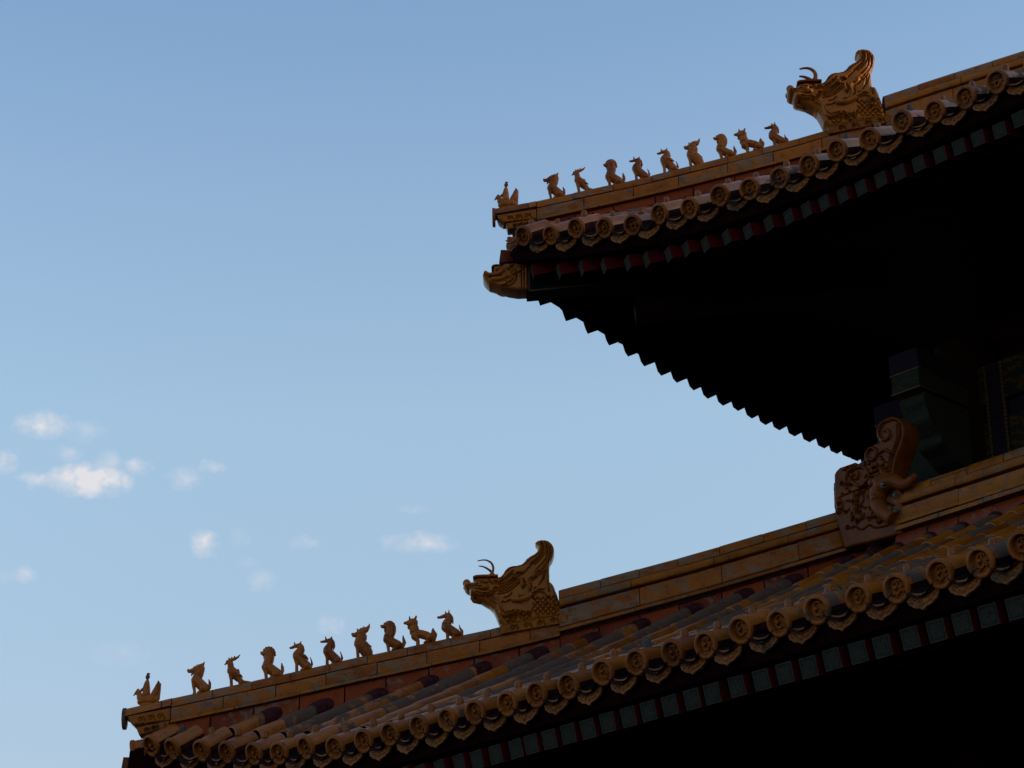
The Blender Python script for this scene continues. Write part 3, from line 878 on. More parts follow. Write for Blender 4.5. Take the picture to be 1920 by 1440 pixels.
def field(R, nrow, left):
    mb = MB()
    NA = 9
    for i in range(nrow):
        x, dz = R.row(i)
        yend = R.end(x) if not left else min(x + R.hip - 0.2, R.ymax)
        y0 = 0.35 if not left else -0.02
        if yend <= y0 + 0.05:
            continue
        y = y0
        k = 0
        while y < yend - 0.02:
            y1 = min(y + (0.40 if k else rng.uniform(0.16, 0.46)), yend)
            tone = rng.random()
            rings = []
            for q, rr in ((y - 0.012, 0.106), (y - 0.012, 0.116), (y + 0.02, 0.119), ((y + y1) / 2, 0.113), (y1, 0.106)):
                c = R.pt(x, q, dz * max(0, 1 - q))
                rings.append([(lambda a: ((c[0] + rr * math.cos(a), c[1], c[2] + 1.02 * rr * math.sin(a))))(math.radians(-18 + 216 * j / NA)) for j in range(NA + 1)])
            if left:
                rings = []
                for q, rr in ((y - 0.012, 0.109), (y1, 0.100)):
                    c = R.pt(x, q, dz * max(0, 1 - q), True)
                    rings.append([(c[0], c[1] + rr * math.cos(a), c[2] + rr * math.sin(a)) for a in (math.radians(-18 + 216 * j / NA) for j in range(NA + 1))])
            mb.strip(rings, 0, tone, closed=False, caps=False)
            y = y1
            k += 1
        # lime ring where the row runs into the ridge
        rings = []
        for q, rr in ((yend - 0.09, 0.117), (yend - 0.03, 0.128), (yend + 0.14, 0.124)):
            c = R.pt(x, q, 0, left)
            if left:
                rings.append([(c[0], c[1] + rr * math.cos(a), c[2] + rr * math.sin(a)) for a in (math.radians(-20 + 220 * j / NA) for j in range(NA + 1))])
            else:
                rings.append([(c[0] + rr * math.cos(a), c[1], c[2] + rr * math.sin(a)) for a in (math.radians(-20 + 220 * j / NA) for j in range(NA + 1))])
        mb.strip(rings, 2, rng.random(), closed=False, caps=False)
    # troughs
    for i in range(0, nrow):
        xa = R.row(i)[0] if i >= 0 else R.x0 - PITCH
        xb = R.row(i + 1)[0]
        yend = min(R.end((xa + xb) / 2) + 0.27, R.ymax + 0.1)
        if yend < 0.2:
            continue
        n = max(3, int(yend / 0.22))
        for k in range(n):
            rings = []
            for q, dz in ((k / n, -0.012), ((k + 1) / n, 0.008)):
                ring = []
                for t in (0.0, 0.25, 0.5, 0.75, 1.0):
                    xx = xa + 0.07 + (xb - xa - 0.14) * t
                    ring.append(R.pt(xx, q * yend, -0.045 - 0.085 * math.sin(math.pi * t) + dz, left))
                rings.append(ring)
            mb.strip(rings, 1, rng.random(), closed=False, caps=False)
            # bedding lime under the row sides
    # bedding under everything
    NX, NY = nrow * 2, 14
    grid = []
    for a in range(NX + 1):
        x = 0.5 + (R.x0 + PITCH * nrow - 0.5) * a / NX
        col = []
        for b in range(NY + 1):
            y = 0.05 + (max(0.1, min(x - (0 if left else R.hip), R.ymax + 0.2)) - 0.05) * b / NY
            col.append(R.pt(x, y, -0.13, left))
        grid.append(col)
    mb.strip(grid, 1, 0.3, closed=False, caps=False)
    return mb


low_roof = part(field(LOW, 40, False), 'lower_roof', [M_TILE, M_MORTAR2, M_MORTAR])
upp_roof = part(field(UPP, 34, False), 'upper_roof', [M_TILE, M_MORTAR2, M_MORTAR])
lo = part(field(LOW, 30, True), 'side_slope', [M_TILE, M_MORTAR2, M_MORTAR], low_roof)
lu = part(field(UPP, 26, True), 'side_slope', [M_TILE, M_MORTAR2, M_MORTAR], upp_roof)

# ---- eave tile (round end with a coiled dragon in relief, its tube and bedding), drip tile, nail
AX = math.atan(0.45)
ca, sa = math.cos(AX), math.sin(AX)


def eave_tile_mb(seed, length=0.385, detail=True):
    r = random.Random(seed)
    mb = MB()

    def P(rad, ang, s):                       # s = distance inwards along the tube
        x, z = rad * math.cos(ang), rad * math.sin(ang)
        return (x, s * ca - z * sa * 0.85, s * sa + z * ca)
    N = 32
    prof = [(0.0, 0.040), (0.082, 0.042), (0.087, 0.036), (0.090, 0.004), (0.096, -0.003), (0.112, -0.003), (0.121, 0.003), (0.124, 0.014), (0.122, 0.036), (0.110, 0.044)]
    mb.strip([[P(rd if rd else 0.0005, 2 * math.pi * k / N, s) for k in range(N)] for rd, s in prof], 1, 0.0, caps=False)
    # tube
    A = [math.radians(-2 + 184 * j / 14) for j in range(15)]
    mb.strip([[P(rr, a, s) for a in A] for rr, s in ((0.113, 0.036), (0.115, 0.12), (0.113, length * 0.7), (0.110, length))], 0, 0.0, closed=False, caps=False)
    # bedding below the tube, sagging unevenly
    B = [math.radians(176 + 188 * j / 8) for j in range(9)]
    mb.strip([[P(rr * (1 + 0.06 * r.uniform(-1, 1)), a, s) for a in B] for rr, s in ((0.104, 0.040), (0.107, 0.15), (0.106, 0.28), (0.105, length))], 2, 0.0, closed=False, caps=False)
    # dragon: a serpentine body, four limbs, head
    ph = r.uniform(0, 0.5)
    pts = []
    for k in range(30):
        t = k / 29
        ang = 0.4 + ph + 4.9 * t
        rad = 0.060 * (1 - 0.55 * t) + 0.009 * math.sin(11 * t)
        pts.append(P(rad, ang, 0.031))
    mb.tube(pts, [0.0115 * (1 - 0.35 * abs(2 * k / 29 - 1)) for k in range(30)], 6, 1)
    for q in range(5):
        a0 = r.uniform(0, 6.28)
        mb.tube([P(0.035, a0, 0.034), P(0.055, a0 + 0.35, 0.030), P(0.068, a0 + 0.15, 0.033), P(0.076, a0 + 0.35, 0.036)], [0.009, 0.009, 0.007, 0.004], 5, 1)
    c = P(0.020, 2.2 + ph, 0.030)
    mb.ball(c, 0.018, 1, 0, 8)
    mb.tube([c, P(0.036, 2.9 + ph, 0.027), P(0.044, 3.3 + ph, 0.031)], [0.011, 0.008, 0.004], 5, 1)
    return mb


def drip_mb(seed):
    r = random.Random(seed)
    right = [(0.0, -0.212), (0.024, -0.194), (0.056, -0.184), (0.084, -0.176), (0.104, -0.158), (0.128, -0.146), (0.140, -0.122), (0.152, -0.102), (0.156, -0.070), (0.150, -0.050)]
    top = [(0.112, -0.078), (0.070, -0.096), (0.03, -0.105)]
    ol = right + top + [(-x, z) for x, z in reversed(top)] + [(-x, z) for x, z in reversed(right[1:])]
    ph = r.uniform(-0.01, 0.01)
    rid = [[(-0.125, -0.10), (-0.09, -0.125), (-0.05, -0.118), (-0.02, -0.14), (0.02, -0.125), (0.05, -0.145), (0.09, -0.12), (0.125, -0.10)],
           [(-0.10, -0.125), (-0.06, -0.145), (-0.03, -0.13)], [(0.03, -0.165), (0.06, -0.15), (0.09, -0.135)], spiral((0.0 + ph, -0.15), 0.022, 1.2, 16), [(-0.07, -0.155), (-0.04, -0.17)]]
    mb = carved(ol, 0.012, 0.014, 0.02, 0.0105, grooves=[[(x * 0.88, -0.03 + (z + 0.03) * 0.86) for x, z in right], [(-x * 0.88, -0.03 + (z + 0.03) * 0.86) for x, z in right]], ridges=rid, gd=0.007, gw=0.006, rh=0.013, rw=0.009, both=False)
    # lean the plate forward below, and give the tile its lip above
    mb.v = [(x, y + 0.10 * (z + 0.02), z) for x, y, z in mb.v]
    lip = []
    for rr, yy in ((0.0, -0.022), (0.016, -0.022), (0.016, 0.05), (0.0, 0.05)):
        lip.append([(-0.165 + 0.33 * t, yy, -0.028 - 0.062 * math.sin(math.pi * t) + rr) for t in (k / 12 for k in range(13))])
    mb.strip(list(map(list, zip(*lip))), 0, 0.0)
    return mb


def nail_mb():
    mb = MB()
    N = 14
    pr = [(0.034, 0.0), (0.036, 0.02), (0.033, 0.05), (0.026, 0.066), (0.012, 0.074), (0.001, 0.076)]
    mb.strip([[(r * math.cos(2 * math.pi * k / N), r * math.sin(2 * math.pi * k / N), z) for k in range(N)] for r, z in pr], 0, 0.0)
    return mb


tile_me = [eave_tile_mb(s).build('eave_tile', [M_EAVE, M_DISC, M_MORTAR], None, True, angle=50) for s in (1, 2, 3, 4)]
drip_me = [drip_mb(s).build('drip_tile', [M_DRIP, M_TILE], None, True, angle=50) for s in (1, 2, 3)]
nail_o = nail_mb().build('nail_cap', [M_NAIL], None)
nail_d = nail_mb().build('nail_cap', [M_DARKNAIL], None)
protos = tile_me + drip_me + [nail_o, nail_d]


def inst(proto, parent, loc, rot=(0, 0, 0), sc=1.0):
    o = proto.copy()
    COL.objects.link(o)
    o.parent = parent
    o.location = loc
    o.rotation_euler = rot
    o.scale = (sc,) * 3 if isinstance(sc, (int, float)) else sc
    return o


def eave(R, roof, count, dark):
    for i in range(count):
        x, dz = R.row(i)
        c = Vector(R.pt(x, 0.0, dz))
        yaw = math.radians(rng.uniform(-3, 3) - 3 * max(0, 1 - i / 9))
        tilt = math.atan(R.slope(x)[0]) - AX
        t = inst(tile_me[rng.randrange(4)], roof, c, (tilt + math.radians(rng.uniform(-2, 2)), rng.uniform(-0.1, 0.1), yaw), rng.uniform(0.97, 1.03))
        s = rng.uniform(0.20, 0.245)
        inst(nail_d if i in dark else nail_o, roof, c + Vector((math.sin(yaw) * -s, s * math.cos(AX + tilt) - 0.11 * math.sin(AX + tilt), s * math.sin(AX + tilt) + 0.098 * math.cos(AX + tilt))), ((AX + tilt) * 0.3 + rng.uniform(-0.1, 0.1), rng.uniform(-0.08, 0.08), 0), rng.uniform(0.9, 1.08))
        x2 = R.row(i + 1)[0]
        xm = (x + x2) / 2
        p = Vector(R.pt(xm, 0.075, dz * 0.5))
        o2, l2 = swell(xm + 0.1)
        o1, l1 = swell(xm - 0.1)
        inst(drip_me[rng.randrange(3)], roof, p + Vector((0, 0.0, -0.035)), (0.0, math.atan2(l1 - l2, 0.2) * 0.7, math.atan2(o1 - o2, 0.2) * 0.8), rng.uniform(0.97, 1.03))
    # the first drip, tucked under the corner
    x = R.row(0)[0] - 0.19
    inst(drip_me[0], roof, Vector(R.pt(x, 0.06, 0.02)) + Vector((0, 0, -0.02)), (0, 0.1, -0.15), (0.8, 1, 0.95))
    # big corner tile on the diagonal
    tip = (0.409, -0.241, 0.592) if R.hip else (R.d + 0.025, R.d + 0.025, R.h + 0.757)
    inst(tile_me[1], roof, tip, (-0.25, 0, math.radians(-45)), (0.98, 1.1, 0.98))


eave(LOW, low_roof, 34, {1, 17})
eave(UPP, upp_roof, 24, {11, 13})
for o in protos:
    bpy.data.objects.remove(o)

# ---- fascia boards, soffits, rafters


def eave_sheet(R, lo_n, prof, mat, x1, left, x_start=-0.03):
    """strip along the eave: prof = [(y, z)] cross-section below the tile axis"""
    mb = MB()
    rings = []
    n = 60
    for k in range(n + 1):
        x = x_start + (x1 - x_start) * k / n
        ring = []
        for (y, z) in prof:
            o, l = swell(x)
            f = max(0.0, 1 - y / 3.2)
            xx = max(x, y)
            yy = y - o * f
            if x < 0.55 and y < 0.5:                       # the boards meet on the corner's diagonal
                q = (x - x_start) / (0.55 - x_start)
                yy = min(y, 0.3) - 0.17 + (yy - (min(y, 0.3) - 0.17)) * q
                xx = max(xx, yy)
            p = (xx + R.d, yy + R.d, R.h + z + l)
            ring.append((p[1], p[0], p[2]) if left else p)
        rings.append(ring)
    mb.strip(rings, 0, 0, closed=False, caps=False)
    return mb


for R, roof, x1 in ((LOW, low_roof, 17.0), (UPP, upp_roof, 14.0)):
    for left in (False, True):
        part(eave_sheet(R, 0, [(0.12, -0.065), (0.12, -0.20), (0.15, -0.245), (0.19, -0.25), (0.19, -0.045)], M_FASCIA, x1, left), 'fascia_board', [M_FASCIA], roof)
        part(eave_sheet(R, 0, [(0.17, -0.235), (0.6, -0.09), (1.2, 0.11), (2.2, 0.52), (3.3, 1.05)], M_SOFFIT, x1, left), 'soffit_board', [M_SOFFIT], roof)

def rafter_mb(R, t, j, left, n_sp=1.25):
    RW = 0.145 if R is UPP else 0.170
    o, l = swell(t)
    th = math.radians(42) * max(0.0, 1 - t / 6.3)
    corner = Vector((t + j[0] + R.d, 0.2298 - o + R.d, R.h - (0.4306 if R is UPP else 0.445) + l + j[1]))
    e = Vector((math.cos(th), -math.sin(th), 0))
    inw = Vector((math.sin(th), math.cos(th), 0.26)).normalized()
    up = e.cross(inw).normalized()
    mb = MB()
    o0 = corner - e * RW
    mb.box(o0, e * RW, inw * n_sp, up * RW, 0, rng.random(), 1)
    mb.mi[-1] = 2                        # underside: near-black, its shade put into the colour
    if left:
        mb.v = [(y, x, z) for x, y, z in mb.v]
    return mb


tl = [x[0] for x in TT]
while len(tl) < 52:
    tl.append(tl[-1] + 0.25 + rng.uniform(-0.01, 0.01))
for i, t in enumerate(tl[:42]):
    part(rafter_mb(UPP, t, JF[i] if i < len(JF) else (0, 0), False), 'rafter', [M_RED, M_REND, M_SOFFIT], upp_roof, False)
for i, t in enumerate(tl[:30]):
    part(rafter_mb(UPP, t, JQ[i] if i < len(JQ) else (0, 0), True), 'rafter', [M_FASCIA, M_REND, M_SOFFIT], upp_roof, False)  # sides darker than the front rafters' red: shade put into the colour
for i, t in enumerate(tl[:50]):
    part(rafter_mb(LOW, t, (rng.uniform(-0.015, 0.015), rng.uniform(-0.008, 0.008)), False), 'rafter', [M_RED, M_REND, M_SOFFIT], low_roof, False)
lower_side = MB()
for i, t in enumerate(tl[:30]):
    r1 = rafter_mb(LOW, t, (0, 0), True)
    lower_side.add(r1.v, r1.f, 0)
part(lower_side, 'side_rafters', [M_RED], low_roof, False)
# the round eave rafters one step further in, lost in the dark
for R, roof in ((LOW, low_roof), (UPP, upp_roof)):
    mb = MB()
    for left in (False, True):
        for i, t in enumerate(tl[:46 if not left else 28]):
            o, l = swell(t)
            th = math.radians(40) * max(0.0, 1 - t / 6.3)
            p0 = Vector((t + R.d + 0.75 * math.sin(th), 0.95 - o + R.d, R.h + 0.02 + l))
            p1 = p0 + Vector((math.sin(th), math.cos(th), 0.30)) * 1.1
            if left:
                p0, p1 = Vector((p0.y, p0.x, p0.z)), Vector((p1.y, p1.x, p1.z))
            mb.tube([p0, p1], 0.07, 8, 0)
    part(mb, 'round_rafters', [M_SOFFIT], roof)

# ---- corner beams under the upper tip


def dg(a, lat, z):
    """point on the corner diagonal: a along it, lat to the camera's side of it"""
    s = 2 ** -0.5
    return ((a + lat) * s, (a - lat) * s, z)


def dg_low(a, lat, z):
    """the same for the lower hip, which lies nearer the camera"""
    return dg(0.235 + (a - 0.154) * 0.982, lat + 0.4596, 1.12 + (z - 1.25) * 0.982)


def dprism(poly, l0, l1, mat=0, tone=0.0, D=dg):
    mb = MB()
    mb.strip([[D(a, l, z) for a, z in poly] for l in (l0, l1)], mat, tone)
    return mb


for R, roof, da in ((UPP, upp_roof, 0.0), (LOW, low_roof, -UD * 2 ** 0.5)):
    hz = R.h - UH
    D = dg if R is UPP else dg_low
    b = dprism([(4.365 + da, 5.985 + hz), (4.365 + da, 6.345 + hz), (8.5 + da, 6.70 + hz), (8.5 + da, 6.25 + hz)], -0.135, 0.135, D=D)
    bm_ = part(b, 'corner_beam', [M_BEAMDARK], roof, False)
    g = MB()
    for l0, l1 in ((0.1351, 0.138), (-0.138, -0.1351)):
        for poly in ([(4.392, 5.995), (4.392, 6.335), (4.408, 6.335), (4.408, 5.995)], [(4.408, 5.99), (4.408, 6.008), (6.4, 6.17), (6.4, 6.152)]):
            q = dprism([(a + da, z + hz) for a, z in poly], l0, l1, D=D)
            g.add(q.v, q.f)
    part(g, 'gilt_border', [M_GOLD], bm_, False)
    b2 = dprism([(5.62 + da, 5.66 + hz), (5.60 + da, 5.80 + hz), (5.66 + da, 5.99 + hz), (8.5 + da, 6.3 + hz), (8.5 + da, 5.95 + hz)], -0.15, 0.15, D=D)
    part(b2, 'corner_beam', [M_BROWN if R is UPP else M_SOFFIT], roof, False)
    part(dprism([(4.15 + da, 6.30 + hz), (4.17 + da, 6.56 + hz), (4.75 + da, 6.66 + hz), (5.1 + da, 6.40 + hz)], -0.12, 0.12, D=D), 'beam_packing', [M_FASCIA], roof, False)
    # upright board between the tiles and the beam's end
    q = dprism([(a + da + (0.09 if 4.1 < a else 0), z + hz) for a, z in T_STRIP], -0.15, 0.13 if R is UPP else -0.02, D=D)
    part(q, 'corner_board', [M_DANG], roof, False)

# ------------------------------------------------------------------ ridges
RT2 = 2 ** 0.5
LOW_TOP = [(-0.036 * RT2, 1.179), (0.344 * RT2, 1.298), (1.037 * RT2, 1.491), (1.855 * RT2, 1.735), (2.801 * RT2, 2.001), (3.3 * RT2, 2.165)]
LOW_HIGH = [(3.281 * RT2, 2.412), (4.348 * RT2, 2.797), (5.47 * RT2, 3.246)]
UPP_TOP = [(2.838 * RT2, 7.126), (3.159 * RT2, 7.205), (4.052 * RT2, 7.48), (5.315 * RT2, 7.929), (5.588 * RT2, 8.048), (6.13 * RT2, 8.25)]
UPP_HIGH = [(6.126 * RT2, 8.504), (6.612 * RT2, 8.74), (7.356 * RT2, 9.078), (9.6 * RT2, 10.15)]


def arc(r, z0, n=8, sx=1.0):
    """half round, top at z0"""
    return [(sx * r * math.cos(math.pi * k / n), z0 - r + r * math.sin(math.pi * k / n)) for k in range(n + 1)]


def ridge(P, s0, s1, bands, mats_name, name, parent):
    mb = MB()
    for (poly, seg, gap, mat) in bands:
        s = s0
        while s < s1 - 0.02:
            L = min(seg * rng.uniform(0.92, 1.08) if seg < 5 else 0.3, s1 - s)
            e = s + L
            tone = rng.random()
            n = max(1, int(L / 0.25))
            dl_, dz_ = rng.uniform(-0.003, 0.003), rng.uniform(-0.004, 0.004)
            g = gap if seg < 5 else -0.002
            rings = [[P(s + g / 2 + (L - g) * k / n, l + (dl_ if seg < 5 else 0), z + (dz_ if seg < 5 else 0)) for l, z in poly] for k in range(n + 1)]
            mb.strip(rings, mat, tone)
            s = e
    o = mb.build(name, mats_name, parent, True, angle=38)
    return o


def both(half):
    return half + [(-l, z) for l, z in reversed(half)]


RIDGE_MATS = [M_TILE, M_BAND, M_DANG, M_MORTAR, M_RIDGE]
FRONT = [
    (arc(0.088, 0.0, 9) + [(-0.088, -0.098), (0.088, -0.098)], 0.44, 0.008, 1),
    (both([(0.035, -0.012), (0.075, -0.05), (0.079, -0.62)]), 9, 0, 3),
    (both([(0.096, -0.112), (0.103, -0.125), (0.103, -0.20), (0.098, -0.222)]), 0.56, 0.009, 1),
    (both([(0.122, -0.228), (0.126, -0.238), (0.124, -0.254), (0.10, -0.256)]), 0.7, 0.006, 4),
    (both([(0.085, -0.268), (0.095, -0.30), (0.11, -0.38), (0.135, -0.50), (0.13, -0.62)]), 0.46, 0.016, 2),
]
HIGH = [
    (arc(0.10, 0.0, 9) + [(-0.10, -0.11), (0.10, -0.11)], 0.46, 0.008, 1),
    (both([(0.035, -0.014), (0.085, -0.06), (0.09, -0.85)]), 9, 0, 3),
    (both([(0.10, -0.118), (0.122, -0.125), (0.132, -0.145), (0.134, -0.175), (0.126, -0.195), (0.104, -0.205)]), 0.86, 0.007, 4),
    (both([(0.110, -0.226), (0.118, -0.234), (0.112, -0.30), (0.116, -0.345), (0.128, -0.36), (0.130, -0.40), (0.122, -0.41)]), 0.86, 0.008, 1),
    (both([(0.150, -0.425), (0.155, -0.435), (0.152, -0.458), (0.12, -0.46)]), 0.8, 0.006, 4),
    (both([(0.10, -0.50), (0.112, -0.52), (0.13, -0.60), (0.15, -0.69), (0.14, -0.85)]), 0.46, 0.016, 2),
]
FRONT = [([(l, z * 1.19) for l, z in poly], a, b, c) for poly, a, b, c in FRONT]
HIGH = [([(l, z * 1.12) for l, z in poly], a, b, c) for poly, a, b, c in HIGH]
UHIGH = [(([(l, z * (1.0 if z > -0.5 else 1.25)) for l, z in poly]), a, b, c) for poly, a, b, c in HIGH]


def diag_path(tab):
    D = dg_low if tab[0][1] < 5 else dg
    return lambda s, l, z: D(s, l, lerp_tab(tab, s) + z)


low_ridge = ridge(diag_path(LOW_TOP), 0.455, 4.66, FRONT, RIDGE_MATS, 'hip_ridge', low_roof)
ridge(diag_path(LOW_HIGH), 4.655, 8.05, HIGH, RIDGE_MATS, 'hip_ridge', low_roof)
upp_ridge = ridge(diag_path(UPP_TOP), 4.505, 8.68, FRONT, RIDGE_MATS, 'hip_ridge', upp_roof)
ridge(diag_path(UPP_HIGH), 8.66, 13.4, UHIGH, RIDGE_MATS, 'hip_ridge', upp_roof)

# tip of each hip ridge: cap tile with a hanging end, two carved stones stepping back, lime infill
for (tab, a_end, t1, t2, plate, roof, corner) in ((LOW_TOP, 0.456, TIP1, TIP2, PLATE, low_roof, 0), (UPP_TOP, 4.506, UTIP1, UTIP2, UPLATE, upp_roof, 1)):
    a0 = plate[1][0] - 0.01
    capm = MB()
    P = diag_path(tab)
    D = dg_low if corner == 0 else dg
    s = a0
    while s < a_end - 0.01:
        e = min(s + 0.40, a_end)
        capm.strip([[P(q, l, z) for l, z in arc(0.09, 0.002, 9) + [(-0.09, -0.10), (0.09, -0.10)]] for q in (s + 0.005, e - 0.006)], 0, rng.random())
        s = e
    capm.strip([[P(q, l, z) for l, z in ((0.035, -0.012), (0.075, -0.05), (0.07, -0.13), (-0.07, -0.13), (-0.075, -0.05), (-0.035, -0.012))] for q in (a0 + 0.03, a_end + 0.02)], 1, 0.0)
    zt = lerp_tab(tab, a0)
    drop = []
    for k in range(21):
        an = -math.pi / 2 + 2 * math.pi * k / 20
        drop.append((0.105 * math.cos(an), -0.105 + 0.118 * math.sin(an)))
    capm.strip([[D(a0 + d, l, zt + z) for l, z in drop] for d in (-0.022, 0.012)], 0, 0.3)
    cap = capm.build('ridge_end_tile', [M_EAVE, M_MORTAR], roof)
    for poly, w in ((t1, 0.10), (t2, 0.088)):
        ol = [(a, z) for a, z in poly]
        aa = [p[0] for p in ol]
        zz = [p[1] for p in ol]
        amin, amax = min(aa), max(aa)
        rid, gro = [], []
        for k in range(3):
            t = 0.30 + 0.22 * k
            cx = amin + (amax - amin) * t
            # height of the band at cx: mean of top and bottom edges
            top = ol[0][1] + (ol[1][1] - ol[0][1]) * (cx - ol[0][0]) / (ol[1][0] - ol[0][0])
            bot = ol[2][1] + (ol[3][1] - ol[2][1]) * (cx - ol[2][0]) / (ol[3][0] - ol[2][0])
            cz = (top + bot) / 2 - 0.012
            gro.append(spiral((cx, cz), 0.026, 1.5, 22))
            gro.append([(cx + 0.035, cz + 0.025), (cx + 0.05, cz), (cx + 0.06, cz - 0.025)])
        st = carved(ol, w - 0.008, w, 0.012, 0.0085, grooves=gro, gd=0.022, gw=0.007)
        st.v = [D(x, -y, z) for x, y, z in st.v]
        st.build('carved_end_stone', [M_RIDGE], roof)
    zb = t2[3][1]
    fill = MB()
    fill.strip([[D(a, l, z) for a, z in ((t2[0][0] + 0.05, t2[0][1] - 0.0), (a_end + 0.02, lerp_tab(tab, a_end) - 0.22), (a_end + 0.02, lerp_tab(tab, a_end) - 0.6), (t2[0][0] + 0.10, zb - 0.12))] for l in (-0.076, 0.076)], 0, 0.2)
    fill.strip([[D(a, l, z) for a, z in ((t1[0][0] + 0.06, t1[0][1] - 0.005), (a_end + 0.02, t1[1][1] - 0.005), (a_end + 0.02, t1[2][1]), (t1[3][0] + 0.03, t1[3][1] + 0.02))] for l in (-0.06, 0.06)], 0, 0.2)
    fill.build('lime_infill', [M_MORTAR], roof, False)

# carved footing under each ridge dragon
for roof, a0, a1, z0, z1 in ((low_roof, CH_REF[0] - 0.30, CH_REF[0] + 0.43, CH_REF[1] - 0.042, CH_REF[1] + 0.075), (upp_roof, UCH_REF[0] - 0.30, UCH_REF[0] + 0.48, UCH_REF[1] - 0.05, UCH_REF[1] + 0.095)):
    D = dg_low if roof is low_roof else dg
    ol = [(a0, z0), (a0 + 0.02, z0 - 0.095), (a1, z1 - 0.098), (a1 + 0.01, z1)]
    gro = []
    for k in range(4):
        t = 0.2 + 0.2 * k
        gro.append(spiral((a0 + (a1 - a0) * t, z0 + (z1 - z0) * t - 0.05), 0.03, 1.5, 22))
        gro.append([(a0 + (a1 - a0) * t + 0.045, z0 + (z1 - z0) * t - 0.02), (a0 + (a1 - a0) * t + 0.06, z0 + (z1 - z0) * t - 0.07)])
    st = carved(ol, 0.125, 0.137, 0.012, 0.0085, grooves=gro, gd=0.022, gw=0.007)
    st.v = [D(x, -y, z) for x, y, z in st.v]
    st.build('carved_footing', [M_RIDGE], roof)

# level ridge where the lower roof meets the upper wall
WEI = [
    (arc(0.11, 0.0, 9) + [(-0.11, -0.105), (0.11, -0.105)], 0.44, 0.012, 4),
    (both([(0.035, -0.014), (0.095, -0.06), (0.10, -0.80)]), 9, 0, 3),
    (both([(0.115, -0.112), (0.14, -0.122), (0.150, -0.145), (0.150, -0.175), (0.140, -0.200), (0.112, -0.208)]), 0.86, 0.006, 4),
    (both([(0.120, -0.230), (0.130, -0.238), (0.128, -0.30), (0.138, -0.318), (0.138, -0.348), (0.150, -0.362), (0.150, -0.395), (0.13, -0.40)]), 0.86, 0.007, 4),
    (both([(0.165, -0.415), (0.170, -0.425), (0.168, -0.455), (0.12, -0.458)]), 0.55, 0.008, 4),
    (both([(0.11, -0.49), (0.15, -0.505), (0.175, -0.54), (0.185, -0.585), (0.18, -0.64), (0.15, -0.80)]), 0.42, 0.014, 2),
]
WEI = [([(l, z * 1.12) for l, z in poly], a, b, c) for poly, a, b, c in WEI]
WY0, WZ0 = 5.135, 3.118
ridge(lambda s, l, z: (s, WY0 - l, WZ0 + z), 6.64, 17.0, WEI, RIDGE_MATS, 'level_ridge', low_roof)
ridge(lambda s, l, z: (WY0 + 0.65 - l, s, WZ0 + z), 5.9, 13.0, WEI, RIDGE_MATS, 'level_ridge', low_roof)

# ------------------------------------------------------------------ walls, columns and painted beams under the eaves
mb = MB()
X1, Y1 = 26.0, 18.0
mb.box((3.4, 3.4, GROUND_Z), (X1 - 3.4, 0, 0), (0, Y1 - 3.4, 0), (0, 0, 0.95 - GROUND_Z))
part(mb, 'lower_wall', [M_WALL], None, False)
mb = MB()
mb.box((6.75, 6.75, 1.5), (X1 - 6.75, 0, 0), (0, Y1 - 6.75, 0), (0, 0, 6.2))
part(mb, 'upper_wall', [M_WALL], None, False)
# mass of the upper roof up to its main ridge (hides the low sun)
mb = MB()
b0 = [(UD + 0.6, UD + 0.6, 6.15), (X1, UD + 0.6, 6.15), (X1, Y1, 6.15), (UD + 0.6, Y1, 6.15)]
r0 = [(UD + 7.2, UD + 7.0, 9.75), (X1, UD + 7.0, 9.75)]
r1 = [(UD + 7.2, Y1 - 4, 9.75), (X1, Y1 - 4, 9.75)]
vs = b0 + [r0[0], r0[1], r1[1], r1[0]]
mb.add(vs, [(0, 1, 5, 4), (1, 2, 6, 5), (2, 3, 7, 6), (3, 0, 4, 7), (4, 5, 6, 7), (3, 2, 1, 0)])
part(mb, 'roof_core', [M_MORTAR2], upp_roof, False)
for (x, y) in ((3.3, 3.3), (8.5, 3.3), (13.7, 3.3), (3.3, 8.5)):
    mb = MB()
    mb.strip([[(x + 0.34 * math.cos(2 * math.pi * k / 20), y + 0.34 * math.sin(2 * math.pi * k / 20), zz) for k in range(20)] for zz in (GROUND_Z, 0.9)], 0)
    part(mb, 'column', [M_WALL])
mb = MB()
cx = cy = 6.62
mb.strip([[(cx + 0.36 * math.cos(2 * math.pi * k / 28), cy + 0.36 * math.sin(2 * math.pi * k / 28), zz) for k in range(28)] for zz in (2.2, 5.2)], 0)
part(mb, 'column', [M_WALL])
